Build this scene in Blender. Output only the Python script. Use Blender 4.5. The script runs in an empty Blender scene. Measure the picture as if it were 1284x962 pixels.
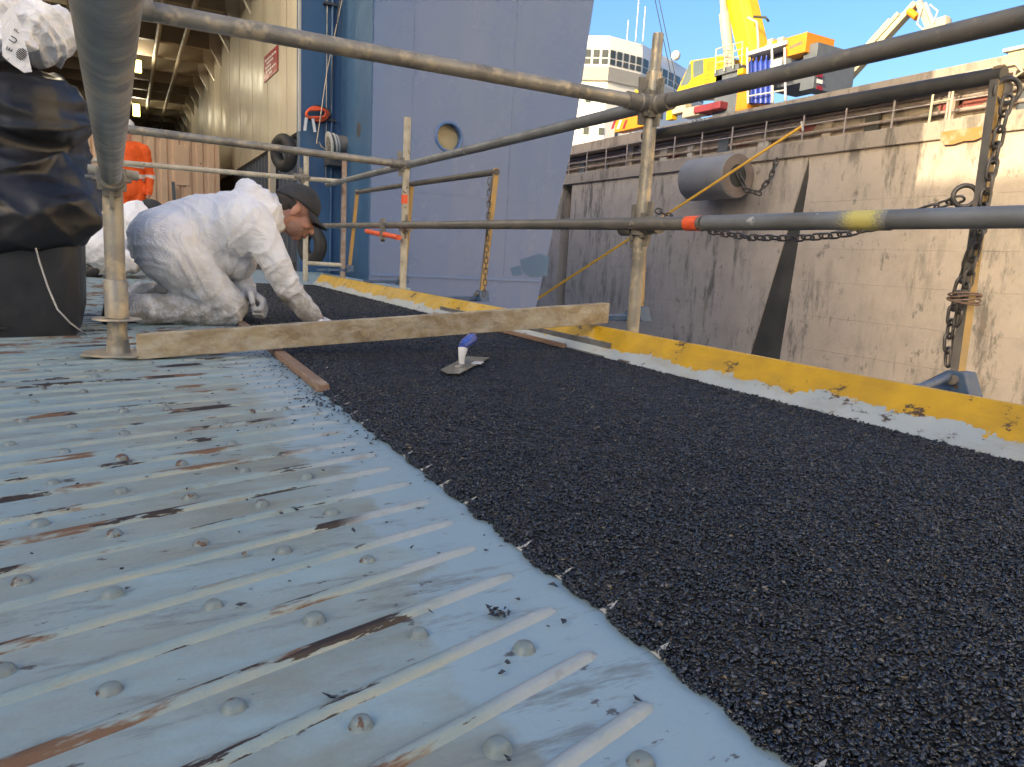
import bpy, bmesh, math, random
import numpy as np
from mathutils import Vector, Matrix, noise, Quaternion
random.seed(7); rng = np.random.default_rng(7)
R = math.radians
scn = bpy.context.scene
COL = scn.collection

# ------------------------------------------------------------------ camera
# World: Y runs along the ship / dock axis, X to the dock wall, Z up, deck at z = 0.
F, CX, CY, H = 890.0, 642.0, 481.0, 0.315
PITCH, ROLL, YAW = math.atan(156/890), math.atan(.055), R(28.5353)
def ray(px, py):
    dx, dy = (px-CX)/F, (py-CY)/F
    c, s = math.cos(ROLL), math.sin(ROLL)
    x, y = c*dx+s*dy, -s*dx+c*dy
    cp, sp = math.cos(PITCH), math.sin(PITCH)
    fw, up = cp-sp*y, -y*cp-sp
    c, s = math.cos(YAW), math.sin(YAW)
    return Vector((c*x+s*fw, -s*x+c*fw, up))
EYE = Vector((0, 0, H))
def G(px, py, z=0.0):
    r = ray(px, py); return EYE + r*((z-H)/r.z)
def PX(px, py, X):
    r = ray(px, py); return EYE + r*(X/r.x)
def PY(px, py, Y):
    r = ray(px, py); return EYE + r*(Y/r.y)
cam_d = bpy.data.cameras.new('camera'); cam = bpy.data.objects.new('camera', cam_d); COL.objects.link(cam)
cam_d.sensor_width = 36; cam_d.lens = 36*F/1284; cam_d.clip_start = .02; cam_d.clip_end = 3000
f0 = ray(CX, CY); rt = ray(CX+F, CY)-f0; dn = ray(CX, CY+F)-f0
m = Matrix((rt, -dn, -f0)).transposed().to_4x4(); m.translation = EYE
cam.matrix_world = m
scn.camera = cam

# ------------------------------------------------------------------ sky, sun, exposure
SUN_EL = R(15); sh = Vector((-.961, -.275, 0)).normalized()
SKY_SAT = 1.4
world = bpy.data.worlds.new('World'); scn.world = world; world.use_nodes = True
nt = world.node_tree; bg = nt.nodes['Background']
sky = nt.nodes.new('ShaderNodeTexSky'); sky.sky_type = 'NISHITA'; sky.sun_disc = False
sky.sun_elevation = SUN_EL; sky.sun_rotation = math.atan2(sh.x, sh.y)
sky.air_density = .85; sky.dust_density = 6.0; sky.ozone_density = 1.2
hs_ = nt.nodes.new('ShaderNodeHueSaturation'); hs_.inputs['Saturation'].default_value = SKY_SAT; hs_.inputs['Hue'].default_value = .505
nt.links.new(sky.outputs[0], hs_.inputs['Color']); nt.links.new(hs_.outputs[0], bg.inputs[0]); bg.inputs[1].default_value = .15
sun_d = bpy.data.lights.new('sun', 'SUN'); sun_d.energy = 2.0; sun_d.angle = R(.5); sun_d.color = (1, .80, .52)
sun = bpy.data.objects.new('sun', sun_d); COL.objects.link(sun)
to_sun = Vector((sh.x*math.cos(SUN_EL), sh.y*math.cos(SUN_EL), math.sin(SUN_EL)))
sun.rotation_euler = to_sun.to_track_quat('Z', 'Y').to_euler()
vs = scn.view_settings; vs.view_transform = 'Standard'; vs.look = 'None'; vs.gamma = 1; vs.exposure = 1.6
scn.render.engine = 'CYCLES'

# ------------------------------------------------------------------ materials
def srgb(r, g, b):
    f = lambda c: c/12.92 if c <= .04045 else ((c+.055)/1.055)**2.4
    return (f(r/255), f(g/255), f(b/255), 1)
class NT:
    def __init__(s, name):
        s.m = bpy.data.materials.new(name); s.m.use_nodes = True; s.t = s.m.node_tree
        s.b = s.t.nodes['Principled BSDF']
        s.tc = s.t.nodes.new('ShaderNodeTexCoord'); s.oi = s.t.nodes.new('ShaderNodeObjectInfo')
    def n(s, typ, **kw):
        o = s.t.nodes.new(typ)
        for k, v in kw.items(): setattr(o, k, v)
        return o
    def l(s, a, b): s.t.links.new(a, b)
    def coord(s, scale=(1, 1, 1), rot=(0, 0, 0), rnd=True):
        mp = s.n('ShaderNodeMapping'); mp.inputs['Scale'].default_value = scale; mp.inputs['Rotation'].default_value = rot
        s.l(s.tc.outputs['Object'], mp.inputs['Vector'])
        if rnd:
            ml = s.n('ShaderNodeMath', operation='MULTIPLY'); ml.inputs[1].default_value = 37
            s.l(s.oi.outputs['Random'], ml.inputs[0])
            cb = s.n('ShaderNodeCombineXYZ')
            for i in range(3): s.l(ml.outputs[0], cb.inputs[i])
            ad = s.n('ShaderNodeVectorMath', operation='ADD')
            s.l(mp.outputs[0], ad.inputs[0]); s.l(cb.outputs[0], ad.inputs[1])
            return ad.outputs[0]
        return mp.outputs[0]
    def noise(s, scale, detail=4, rough=.55, stretch=(1, 1, 1), rot=(0, 0, 0), rnd=True, dist=0):
        o = s.n('ShaderNodeTexNoise'); o.inputs['Scale'].default_value = scale
        o.inputs['Detail'].default_value = detail; o.inputs['Roughness'].default_value = rough
        o.inputs['Distortion'].default_value = dist
        s.l(s.coord(stretch, rot, rnd), o.inputs['Vector']); return o.outputs['Fac']
    def ramp(s, fac, lo, hi, a=0.0, b=1.0):
        o = s.n('ShaderNodeMapRange'); o.clamp = True
        o.inputs[1].default_value = lo; o.inputs[2].default_value = hi
        o.inputs[3].default_value = a; o.inputs[4].default_value = b
        s.l(fac, o.inputs[0]); return o.outputs[0]
    def math(s, op, a, b=None):
        o = s.n('ShaderNodeMath', operation=op)
        for i, v in enumerate((a, b)):
            if v is None: continue
            if isinstance(v, (int, float)): o.inputs[i].default_value = v
            else: s.l(v, o.inputs[i])
        return o.outputs[0]
    def mix(s, fac, a, b):
        o = s.n('ShaderNodeMix', data_type='RGBA')
        for i, v in ((0, fac), (6, a), (7, b)):
            if isinstance(v, (int, float)): o.inputs[i].default_value = v
            elif isinstance(v, tuple): o.inputs[i].default_value = v
            else: s.l(v, o.inputs[i])
        return o.outputs[2]
    def xyz(s):
        o = s.n('ShaderNodeSeparateXYZ'); s.l(s.tc.outputs['Object'], o.inputs[0]); return o.outputs
    def fin(s, col, rough=.6, metal=0, bump=None, bstr=.3, bdist=.01, spec=.5):
        if isinstance(col, tuple): s.b.inputs['Base Color'].default_value = col
        else: s.l(col, s.b.inputs['Base Color'])
        if isinstance(rough, (int, float)): s.b.inputs['Roughness'].default_value = rough
        else: s.l(rough, s.b.inputs['Roughness'])
        s.b.inputs['Metallic'].default_value = metal; s.b.inputs['Specular IOR Level'].default_value = spec
        if bump is not None:
            o = s.n('ShaderNodeBump'); o.inputs['Strength'].default_value = bstr; o.inputs['Distance'].default_value = bdist
            s.l(bump, o.inputs['Height']); s.l(o.outputs[0], s.b.inputs['Normal'])
        return s.m
def simple(name, col, col2=None, scale=6, rough=.6, metal=0, bstr=.25, bscale=60, bdist=.004, dirt=None, dlo=.55, dhi=.7, dscale=8, stretch=(1, 1, 1), spec=.5):
    """two-tone paint / stone / cloth with blotches of dirt and fine relief"""
    n = NT(name); col2 = col2 or tuple(c*.75 for c in col[:3])+(1,)
    c = n.mix(n.ramp(n.noise(scale, stretch=stretch), .35, .65), col, col2)
    if dirt: c = n.mix(n.ramp(n.noise(dscale, 6, .65, stretch), dlo, dhi), c, dirt)
    r = n.ramp(n.noise(scale*2), .3, .7, max(.05, rough-.12), min(1, rough+.12))
    return n.fin(c, r, metal, n.noise(bscale, 3), bstr, bdist, spec)
M = {}
XB_ = 1.682
def deck_mat():
    n = NT('deck_paint'); rot = (0, 0, -R(90-73.6))
    base = n.mix(n.ramp(n.noise(2.2, 5), .35, .65), (.235, .355, .415, 1), (.285, .40, .45, 1))
    grime = n.ramp(n.noise(3.1, 8, .72, (.6, 1.5, 1), rot), .43, .66, 0, .75)
    c = n.mix(grime, base, (.225, .245, .215, 1))
    x, y, z = n.xyz()
    band = n.math('MULTIPLY', n.math('MULTIPLY', n.ramp(x, -.25, .10), n.ramp(n.noise(5, 7, .7, (.6, 1.6, 1), rot), .40, .58)), .7)
    c = n.mix(band, c, (.20, .215, .18, 1))
    # newer bluish coat next to the strip, with a brushed wavy edge
    wob = n.ramp(n.noise(5, 5, .6), .2, .8, -.09, .09)
    fresh = n.ramp(n.math('ADD', x, wob), .23, .245)
    c = n.mix(n.math('MULTIPLY', fresh, .92), c, (.255, .37, .445, 1))
    scuff = n.ramp(n.noise(24, 6, .72, (.3, 1.4, 1), rot), .555, .66, 0, .8)
    c = n.mix(scuff, c, (.14, .17, .18, 1))
    sp = n.ramp(n.noise(60, 4, .6, (.6, 1, 1), rot), .66, .70, 0, .85)
    c = n.mix(sp, c, (.05, .045, .045, 1))
    pr = n.ramp(n.noise(7.5, 5, .6), .74, .76, 0, .8)
    c = n.mix(pr, c, (.26, .17, .16, 1))
    bump = n.math('ADD', n.noise(18, 5, .6), n.math('MULTIPLY', n.noise(150, 3), .35))
    rgh = n.ramp(n.noise(9, 5), .3, .7, .30, .58)
    return n.fin(c, rgh, 0, bump, .35, .004)
M['deck'] = deck_mat()
def rib_mat():
    n = NT('rib_paint')
    c = n.mix(n.ramp(n.noise(14, 5, .6, (.4, 1, 1)), .38, .62), (.205, .295, .33, 1), (.235, .31, .325, 1))
    x, y, z = n.xyz()
    # paint rubbed to a cream undercoat on the side that feet and wheels scrape
    near = n.math('MULTIPLY', n.ramp(n.math('ADD', y, n.ramp(n.noise(30, 5, .7, (.3, 1, 1)), .3, .7, -.0035, .0035)), -.0078, -.0042, 1, 0), n.ramp(n.noise(6, 4, .6, (.5, 1, 1)), .3, .55, .35, 1))
    c = n.mix(n.math('MULTIPLY', near, .6), c, (.38, .37, .28, 1))
    c = n.mix(n.ramp(n.noise(30, 5, .7, (.25, 1, 1)), .56, .66, 0, .7), c, (.22, .17, .09, 1))
    # shadow line along the far foot of the bar, painted into the colour
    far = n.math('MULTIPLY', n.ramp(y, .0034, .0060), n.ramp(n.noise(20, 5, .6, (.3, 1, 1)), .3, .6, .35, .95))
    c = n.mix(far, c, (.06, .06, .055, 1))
    # worn crest shows bare dark steel in long patches
    rs = n.math('MULTIPLY', n.ramp(n.noise(9, 6, .62, (.6, 3, 3)), .55, .59), .9)
    c = n.mix(rs, c, (.13, .06, .022, 1))
    w = n.ramp(n.noise(5.5, 6, .66, (.95, 6.0, 6.0)), .572, .586)
    c = n.mix(w, c, (.030, .022, .018, 1))
    fr = n.math('MULTIPLY', n.ramp(x, -.14, -.09), n.ramp(n.noise(20, 4), .35, .5, .4, .95))
    c = n.mix(fr, c, (.30, .36, .40, 1))
    return n.fin(c, .5, 0, n.noise(90, 4), .5, .004)
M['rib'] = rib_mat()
M['primer'] = simple('pale_primer', (.42, .43, .42, 1), (.34, .36, .36, 1), 60, .5)
M['stud'] = simple('stud_paint', (.165, .23, .255, 1), (.16, .20, .21, 1), 40, .45, dirt=(.10, .06, .04, 1), dlo=.56, dhi=.60, dscale=45)
def rubber(name, lo, hi):
    n = NT(name)
    gi = n.n('ShaderNodeNewGeometry')
    v = gi.outputs['Random Per Island']
    c = n.mix(v, lo, hi)
    c = n.mix(n.ramp(v, .90, .97), c, (.075, .085, .105, 1)); br = n.ramp(v, .990, .993); c = n.mix(br, c, (.17, .14, .10, 1))  # pale grey chips paint sky glints into the colour; a few are brown
    n.b.inputs['Specular Tint'].default_value = (.62, .78, 1, 1)
    return n.fin(c, n.ramp(v, 0, 1, .16, .38), 0, n.noise(500, 2), .2, .002, .9)
M['rubber'] = rubber('rubber_crumb', (.004, .005, .0075, 1), (.020, .024, .034, 1))
def bed_mat():
    n = NT('rubber_bed')
    v = n.n('ShaderNodeTexVoronoi'); v.inputs['Scale'].default_value = 210; n.l(n.coord(rnd=False), v.inputs['Vector'])
    sx = n.n('ShaderNodeSeparateColor'); n.l(v.outputs['Color'], sx.inputs[0])
    c = n.mix(sx.outputs[0], (.005, .006, .007, 1), (.020, .021, .025, 1))
    h = n.math('SUBTRACT', sx.outputs[1], v.outputs['Distance'])
    return n.fin(c, .38, 0, h, .9, .006, .6)
M['bed'] = bed_mat()
def kerb_mat():
    n = NT('kerb_paint'); x, y, z = n.xyz()
    w = n.ramp(n.noise(7, 6, .65, (1, .7, 1)), .2, .8, -.03, .03)
    w2 = n.ramp(n.noise(45, 4, .6), .3, .7, -.005, .005)
    zz = n.math('ADD', n.math('ADD', z, w), w2)
    yel = n.mix(n.ramp(n.noise(9, 5), .35, .65), (.56, .34, .008, 1), (.44, .265, .010, 1))
    gry = n.mix(n.ramp(n.noise(6, 5), .35, .65), (.33, .39, .42, 1), (.40, .45, .47, 1))
    c = n.mix(n.ramp(zz, .037, .040), gry, yel)
    c = n.mix(n.ramp(n.noise(15, 8, .75, (1, .6, 1)), .585, .625), c, (.055, .035, .02, 1))
    c = n.mix(n.ramp(n.noise(5, 7, .72, (1, .5, 2)), .50, .70, 0, .6), c, (.22, .15, .05, 1))
    return n.fin(c, n.ramp(n.noise(12), .3, .7, .3, .55), 0, n.noise(40, 5, .65), .5, .005)
M['kerb'] = kerb_mat()
M['galv'] = simple('galvanised_tube', (.36, .34, .29, 1), (.20, .19, .165, 1), 7, .42, .35, .4, 90, .003, dirt=(.47, .40, .29, 1), dlo=.50, dhi=.62, dscale=16)
M['galvdark'] = simple('dark_galvanised_tube', (.125, .125, .125, 1), (.19, .185, .17, 1), 7, .5, .3, .3, 90, .003, dirt=(.27, .25, .21, 1), dlo=.6, dhi=.68, dscale=16)
M['galvblue'] = simple('grey_painted_tube', (.20, .225, .25, 1), (.14, .15, .16, 1), 5, .5, .2, .3, 80, .003, dirt=(.46, .47, .48, 1), dlo=.62, dhi=.66, dscale=9)
M['palepost'] = simple('pale_worn_tube', (.50, .47, .38, 1), (.36, .33, .26, 1), 14, .6, 0, .3, 90, .003, dirt=(.13, .09, .05, 1), dlo=.6, dhi=.66, dscale=24)
M['rusttube'] = simple('rusty_tube', (.24, .16, .12, 1), (.34, .29, .25, 1), 18, .7, 0, .4, 90, .003)
def spray_mat():
    n = NT('yellow_overspray'); x, y, z = n.xyz()
    c0 = PX(1086, 276, XB_-.03).y; w_ = abs(PX(1052, 276, XB_-.03).y-c0)
    d = n.math('DIVIDE', n.math('ABSOLUTE', n.math('SUBTRACT', y, c0)), w_)
    f = n.ramp(n.math('ADD', d, n.ramp(n.noise(260, 4, .7), .2, .8, -.55, .55)), .35, .75, 1, 0)
    c = n.mix(f, (.19, .205, .22, 1), (.55, .50, .16, 1))
    return n.fin(c, .55, 0, n.noise(90, 3), .3, .003)
M['spray'] = spray_mat()
M['coupler'] = simple('forged_coupler', (.17, .165, .155, 1), (.26, .24, .20, 1), 30, .55, .4, .4, 120, .003)
M['ochre'] = simple('ochre_paint', (.52, .33, .10, 1), (.44, .31, .14, 1), 10, .5, 0, .35, 90, .003, dirt=(.09, .05, .03, 1), dlo=.62, dhi=.67, dscale=30)
M['steelgrey'] = simple('worn_grey_steel', (.16, .155, .145, 1), (.24, .22, .19, 1), 14, .5, .3, .35, 90, .003)
M['blackpipe'] = simple('black_pipe', (.06, .06, .062, 1), (.10, .10, .098, 1), 12, .5, .1, .3, 90, .003)
M['chain'] = simple('chain_steel', (.10, .095, .09, 1), (.18, .165, .15, 1), 60, .42, .6, .4, 200, .002)
M['bluesteel'] = simple('blue_bracket', (.035, .085, .19, 1), (.08, .12, .18, 1), 25, .5, 0, .4, 90, .003, dirt=(.10, .06, .04, 1), dlo=.6, dhi=.65, dscale=30)
M['orangetape'] = simple('orange_tape', (.85, .13, .035, 1), (.75, .10, .04, 1), 20, .5)
M['beam'] = simple('mortar_smeared_timber', (.36, .295, .185, 1), (.22, .165, .095, 1), 16, .75, 0, .9, 45, .008, dirt=(.46, .43, .35, 1), dlo=.40, dhi=.70, dscale=22, stretch=(.6, 1, 1))
M['batten'] = simple('brown_batten', (.27, .18, .13, 1), (.20, .13, .09, 1), 12, .65, 0, .5, 60, .004, dirt=(.42, .34, .26, 1), dlo=.56, dhi=.66, dscale=14, stretch=(1, .2, 1))
M['alu'] = simple('grey_aluminium', (.32, .33, .34, 1), (.22, .23, .24, 1), 14, .45, .6)
M['trowel'] = simple('trowel_blade', (.36, .35, .29, 1), (.27, .26, .22, 1), 20, .35, .7)
M['white'] = simple('white_plastic', (.78, .79, .80, 1), (.70, .71, .72, 1), 20, .45)
M['blueplastic'] = simple('blue_handle', (.06, .11, .48, 1), (.05, .09, .36, 1), 30, .25)
M['blackplastic'] = simple('black_bin_plastic', (.022, .023, .027, 1), (.035, .036, .04, 1), 8, .45, 0, .2, 40, .003)
M['bag'] = simple('black_bag_film', (.012, .012, .014, 1), (.018, .018, .02, 1), 8, .40, 0, .2, 14, .01)
def suit_mat():
    n = NT('white_coverall_cloth')
    c = n.mix(n.ramp(n.noise(9, 5), .35, .65), (.88, .89, .91, 1), (.82, .83, .85, 1))
    x, y, z = n.xyz()
    lowd = n.ramp(n.math('ADD', z, n.ramp(n.noise(7, 4), .2, .8, -.14, .14)), .05, .30, .95, 0)
    c = n.mix(n.math('MULTIPLY', lowd, n.ramp(n.noise(16, 7, .7), .36, .56)), c, (.36, .33, .27, 1))
    c = n.mix(n.ramp(n.noise(11, 7, .7), .655, .74, 0, .6), c, (.33, .30, .26, 1))
    c = n.mix(n.ramp(n.noise(46, 5, .7), .69, .73, 0, .8), c, (.14, .13, .12, 1))
    b = n.math('ABSOLUTE', n.math('SUBTRACT', n.noise(11, 4, .55, dist=1.6), .5))
    return n.fin(c, .62, 0, b, .55, .03)
M['suit'] = suit_mat()
def skin_mat():
    n = NT('skin')
    c = n.mix(n.ramp(n.noise(25, 5), .3, .7), (.50, .27, .19, 1), (.42, .21, .15, 1))
    m_ = n.fin(c, .5, 0, n.noise(220, 3), .2, .002)
    n.b.inputs['Subsurface Weight'].default_value = .12; n.b.inputs['Subsurface Radius'].default_value = (.01, .004, .002)
    return m_
M['skin'] = skin_mat()
M['cap'] = simple('charcoal_cap_cloth', (.030, .032, .035, 1), (.045, .047, .05, 1), 30, .85, 0, .4, 300, .002)
M['hair'] = simple('dark_hair', (.015, .012, .010, 1), (.03, .022, .018, 1), 60, .6, 0, .8, 200, .004)
M['stubble'] = simple('stubbled_skin', (.33, .195, .145, 1), (.37, .21, .155, 1), 30, .6, 0, .4, 500, .002, dirt=(.22, .135, .105, 1), dlo=.48, dhi=.62, dscale=220)
M['lip'] = simple('lip_skin', (.40, .15, .12, 1), (.34, .12, .10, 1), 60, .5)
M['glove'] = simple('dusty_grey_glove', (.70, .69, .67, 1), (.56, .55, .53, 1), 40, .8, 0, .5, 250, .003)
M['shoe'] = simple('black_work_boot', (.02, .02, .02, 1), (.035, .033, .03, 1), 30, .6)
M['hivis'] = simple('orange_hivis_cloth', (.90, .13, .012, 1), (.80, .10, .010, 1), 10, .75, 0, .5, 40, .01)
M['reflect'] = simple('reflective_band', (.72, .70, .62, 1), (.62, .60, .52, 1), 30, .4)
def conc_mat(name, a, b, streak=(.20, .18, .15, 1)):
    n = NT(name)
    c = n.mix(n.ramp(n.noise(.35, 6, .6, rnd=False), .35, .65), a, b)
    c = n.mix(n.ramp(n.noise(1.6, 8, .7, rnd=False), .45, .7, 0, .5), c, (.40, .35, .28, 1))
    # dark weathering that runs down from the lift joints
    st = n.ramp(n.noise(1.3, 8, .74, (1, 1.6, .35), rnd=False), .50, .60, 0, .9)
    bl = n.ramp(n.noise(.28, 4, .6, rnd=False), .40, .58)
    c = n.mix(n.math('MULTIPLY', st, bl), c, streak)
    c = n.mix(n.ramp(n.noise(2.6, 8, .74, (1, 1, .6), rnd=False), .58, .66, 0, .8), c, streak)
    c = n.mix(n.ramp(n.noise(.5, 5, .6, (1, 1.2, .5), rnd=False), .66, .74, 0, .6), c, (.40, .22, .08, 1))
    b = n.math('ADD', n.noise(2.5, 8, .65, rnd=False), n.math('MULTIPLY', n.noise(22, 5, rnd=False), .3))
    return n.fin(c, .85, 0, b, .6, .05)
M['conc'] = conc_mat('dock_concrete', (.62, .54, .445, 1), (.54, .475, .40, 1))
M['conc2'] = conc_mat('parapet_concrete', (.46, .395, .325, 1), (.40, .35, .295, 1))
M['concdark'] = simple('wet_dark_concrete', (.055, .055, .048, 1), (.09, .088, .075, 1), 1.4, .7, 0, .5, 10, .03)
M['floor'] = conc_mat('dock_floor_concrete', (.30, .29, .27, 1), (.24, .23, .22, 1))
def hull_mat():
    n = NT('hull_blue_paint')
    c = n.mix(n.ramp(n.noise(.5, 5, .6, (1, 1, .25)), .35, .65), (.085, .155, .33, 1), (.12, .18, .33, 1))
    c = n.mix(n.ramp(n.noise(2.2, 7, .65, (1.2, 1.2, .12)), .56, .72, 0, .35), c, (.19, .22, .32, 1))
    b = n.noise(.7, 2, .5)
    return n.fin(c, n.ramp(n.noise(3), .3, .7, .20, .30), 0, b, .10, .03, .5)
M['hull'] = hull_mat()
M['hulllow'] = simple('antifouling_blue', (.10, .19, .40, 1), (.15, .22, .38, 1), 2, .5, 0, .2, 20, .01)
M['recess'] = simple('deep_blue_paint', (.040, .105, .225, 1), (.055, .13, .25, 1), 1.5, .4, 0, .2, 20, .01, dirt=(.09, .13, .19, 1), dlo=.6, dhi=.75, dscale=3, stretch=(1, 1, .2))
M['beige'] = simple('beige_ship_paint', (.56, .51, .41, 1), (.50, .45, .36, 1), .7, .45, 0, .15, 12, .01, dirt=(.32, .27, .19, 1), dlo=.56, dhi=.75, dscale=2.2, stretch=(1, 1.2, .12))
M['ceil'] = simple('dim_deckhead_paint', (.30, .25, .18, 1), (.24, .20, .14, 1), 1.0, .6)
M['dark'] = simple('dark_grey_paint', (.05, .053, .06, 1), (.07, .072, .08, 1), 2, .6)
M['container'] = simple('salmon_container_paint', (.84, .60, .44, 1), (.77, .54, .39, 1), 2, .55, 0, .2, 30, .006, dirt=(.16, .08, .05, 1), dlo=.68, dhi=.71, dscale=7)
M['red'] = simple('red_sign_paint', (.32, .02, .03, 1), (.27, .018, .025, 1), 4, .4)
M['tyre'] = simple('tyre_rubber', (.018, .018, .019, 1), (.03, .03, .03, 1), 10, .7)
M['cover'] = simple('plywood_cover', (.56, .46, .26, 1), (.48, .39, .22, 1), 6, .7)
M['rim'] = simple('porthole_rim_blue', (.05, .13, .33, 1), (.07, .15, .34, 1), 10, .35)
M['wires'] = simple('black_cable', (.03, .03, .032, 1), None, 10, .5)
M['rope'] = simple('yellow_rope', (.90, .52, .06, 1), (.80, .44, .05, 1), 30, .7, 0, .6, 60, .02)
M['railgrey'] = simple('faded_railing_paint', (.42, .38, .36, 1), (.34, .29, .27, 1), 5, .6, 0, .3, 40, .005, dirt=(.26, .12, .08, 1), dlo=.6, dhi=.68, dscale=9)
M['yellow'] = simple('crane_yellow', (.80, .50, .005, 1), (.74, .46, .006, 1), 2, .35)
M['orange'] = simple('crane_orange', (.72, .27, .012, 1), (.64, .24, .012, 1), 3, .4)
M['slate'] = simple('crane_slate_grey', (.10, .12, .15, 1), (.13, .15, .18, 1), 3, .45)
M['lightgrey'] = simple('light_grey_paint', (.55, .55, .53, 1), (.47, .47, .45, 1), 3, .5)
M['gasblue'] = simple('blue_cylinder_paint', (.03, .07, .42, 1), (.03, .06, .36, 1), 5, .35)
M['glass'] = simple('tinted_glass', (.10, .14, .15, 1), (.13, .17, .17, 1), 2, .08, 0, .02, 5, .001)
M['shipwhite'] = simple('ship_white_paint', (.80, .80, .78, 1), (.74, .74, .72, 1), .3, .45, 0, .05, 3, .01)
M['shipglass'] = simple('bridge_window_glass', (.035, .045, .05, 1), (.06, .07, .07, 1), .4, .12)
M['cream'] = simple('cream_boom_paint', (.60, .55, .38, 1), (.52, .47, .33, 1), 3, .5)
M['tan'] = simple('tan_ram_steel', (.52, .45, .36, 1), (.45, .39, .31, 1), 4, .4)
M['maroon'] = simple('maroon_tarp', (.25, .035, .05, 1), (.20, .03, .04, 1), 3, .6)
M['fenderrub'] = simple('weathered_fender_rubber', (.33, .315, .285, 1), (.40, .38, .34, 1), 1.5, .7, 0, .4, 12, .02, dirt=(.36, .35, .32, 1), dlo=.5, dhi=.68, dscale=2.5)
M['fenderend'] = simple('fender_cut_face', (.34, .27, .21, 1), (.28, .22, .18, 1), 3, .75, 0, .3, 14, .01)
M['ruststain'] = simple('rust_stain', (.50, .21, .05, 1), (.42, .24, .10, 1), 2.2, .85, 0, .3, 12, .01, dirt=(.46, .36, .25, 1), dlo=.5, dhi=.65, dscale=2.5)
M['reddust'] = simple('red_spray_paint', (.34, .10, .10, 1), (.30, .12, .11, 1), 3, .8)
M['shed'] = simple('shed_cladding', (.34, .34, .33, 1), (.29, .29, .28, 1), .5, .7)
M['bounceclad'] = simple('bounce_hall_cladding', (.58, .57, .55, 1), (.52, .51, .50, 1), .3, .7)
M['ink'] = simple('black_ink', (.015, .015, .018, 1), None, 20, .6)
M['tarmac'] = simple('quay_tarmac', (.16, .155, .15, 1), (.12, .118, .115, 1), .4, .85)
def emit(name, col, st):
    n = NT(name); n.b.inputs['Emission Color'].default_value = col; n.b.inputs['Emission Strength'].default_value = st
    return n.fin(col, .5)
M['lamp'] = emit('yellow_lamp_glow', (.95, .85, .22, 1), 1.6)

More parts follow.
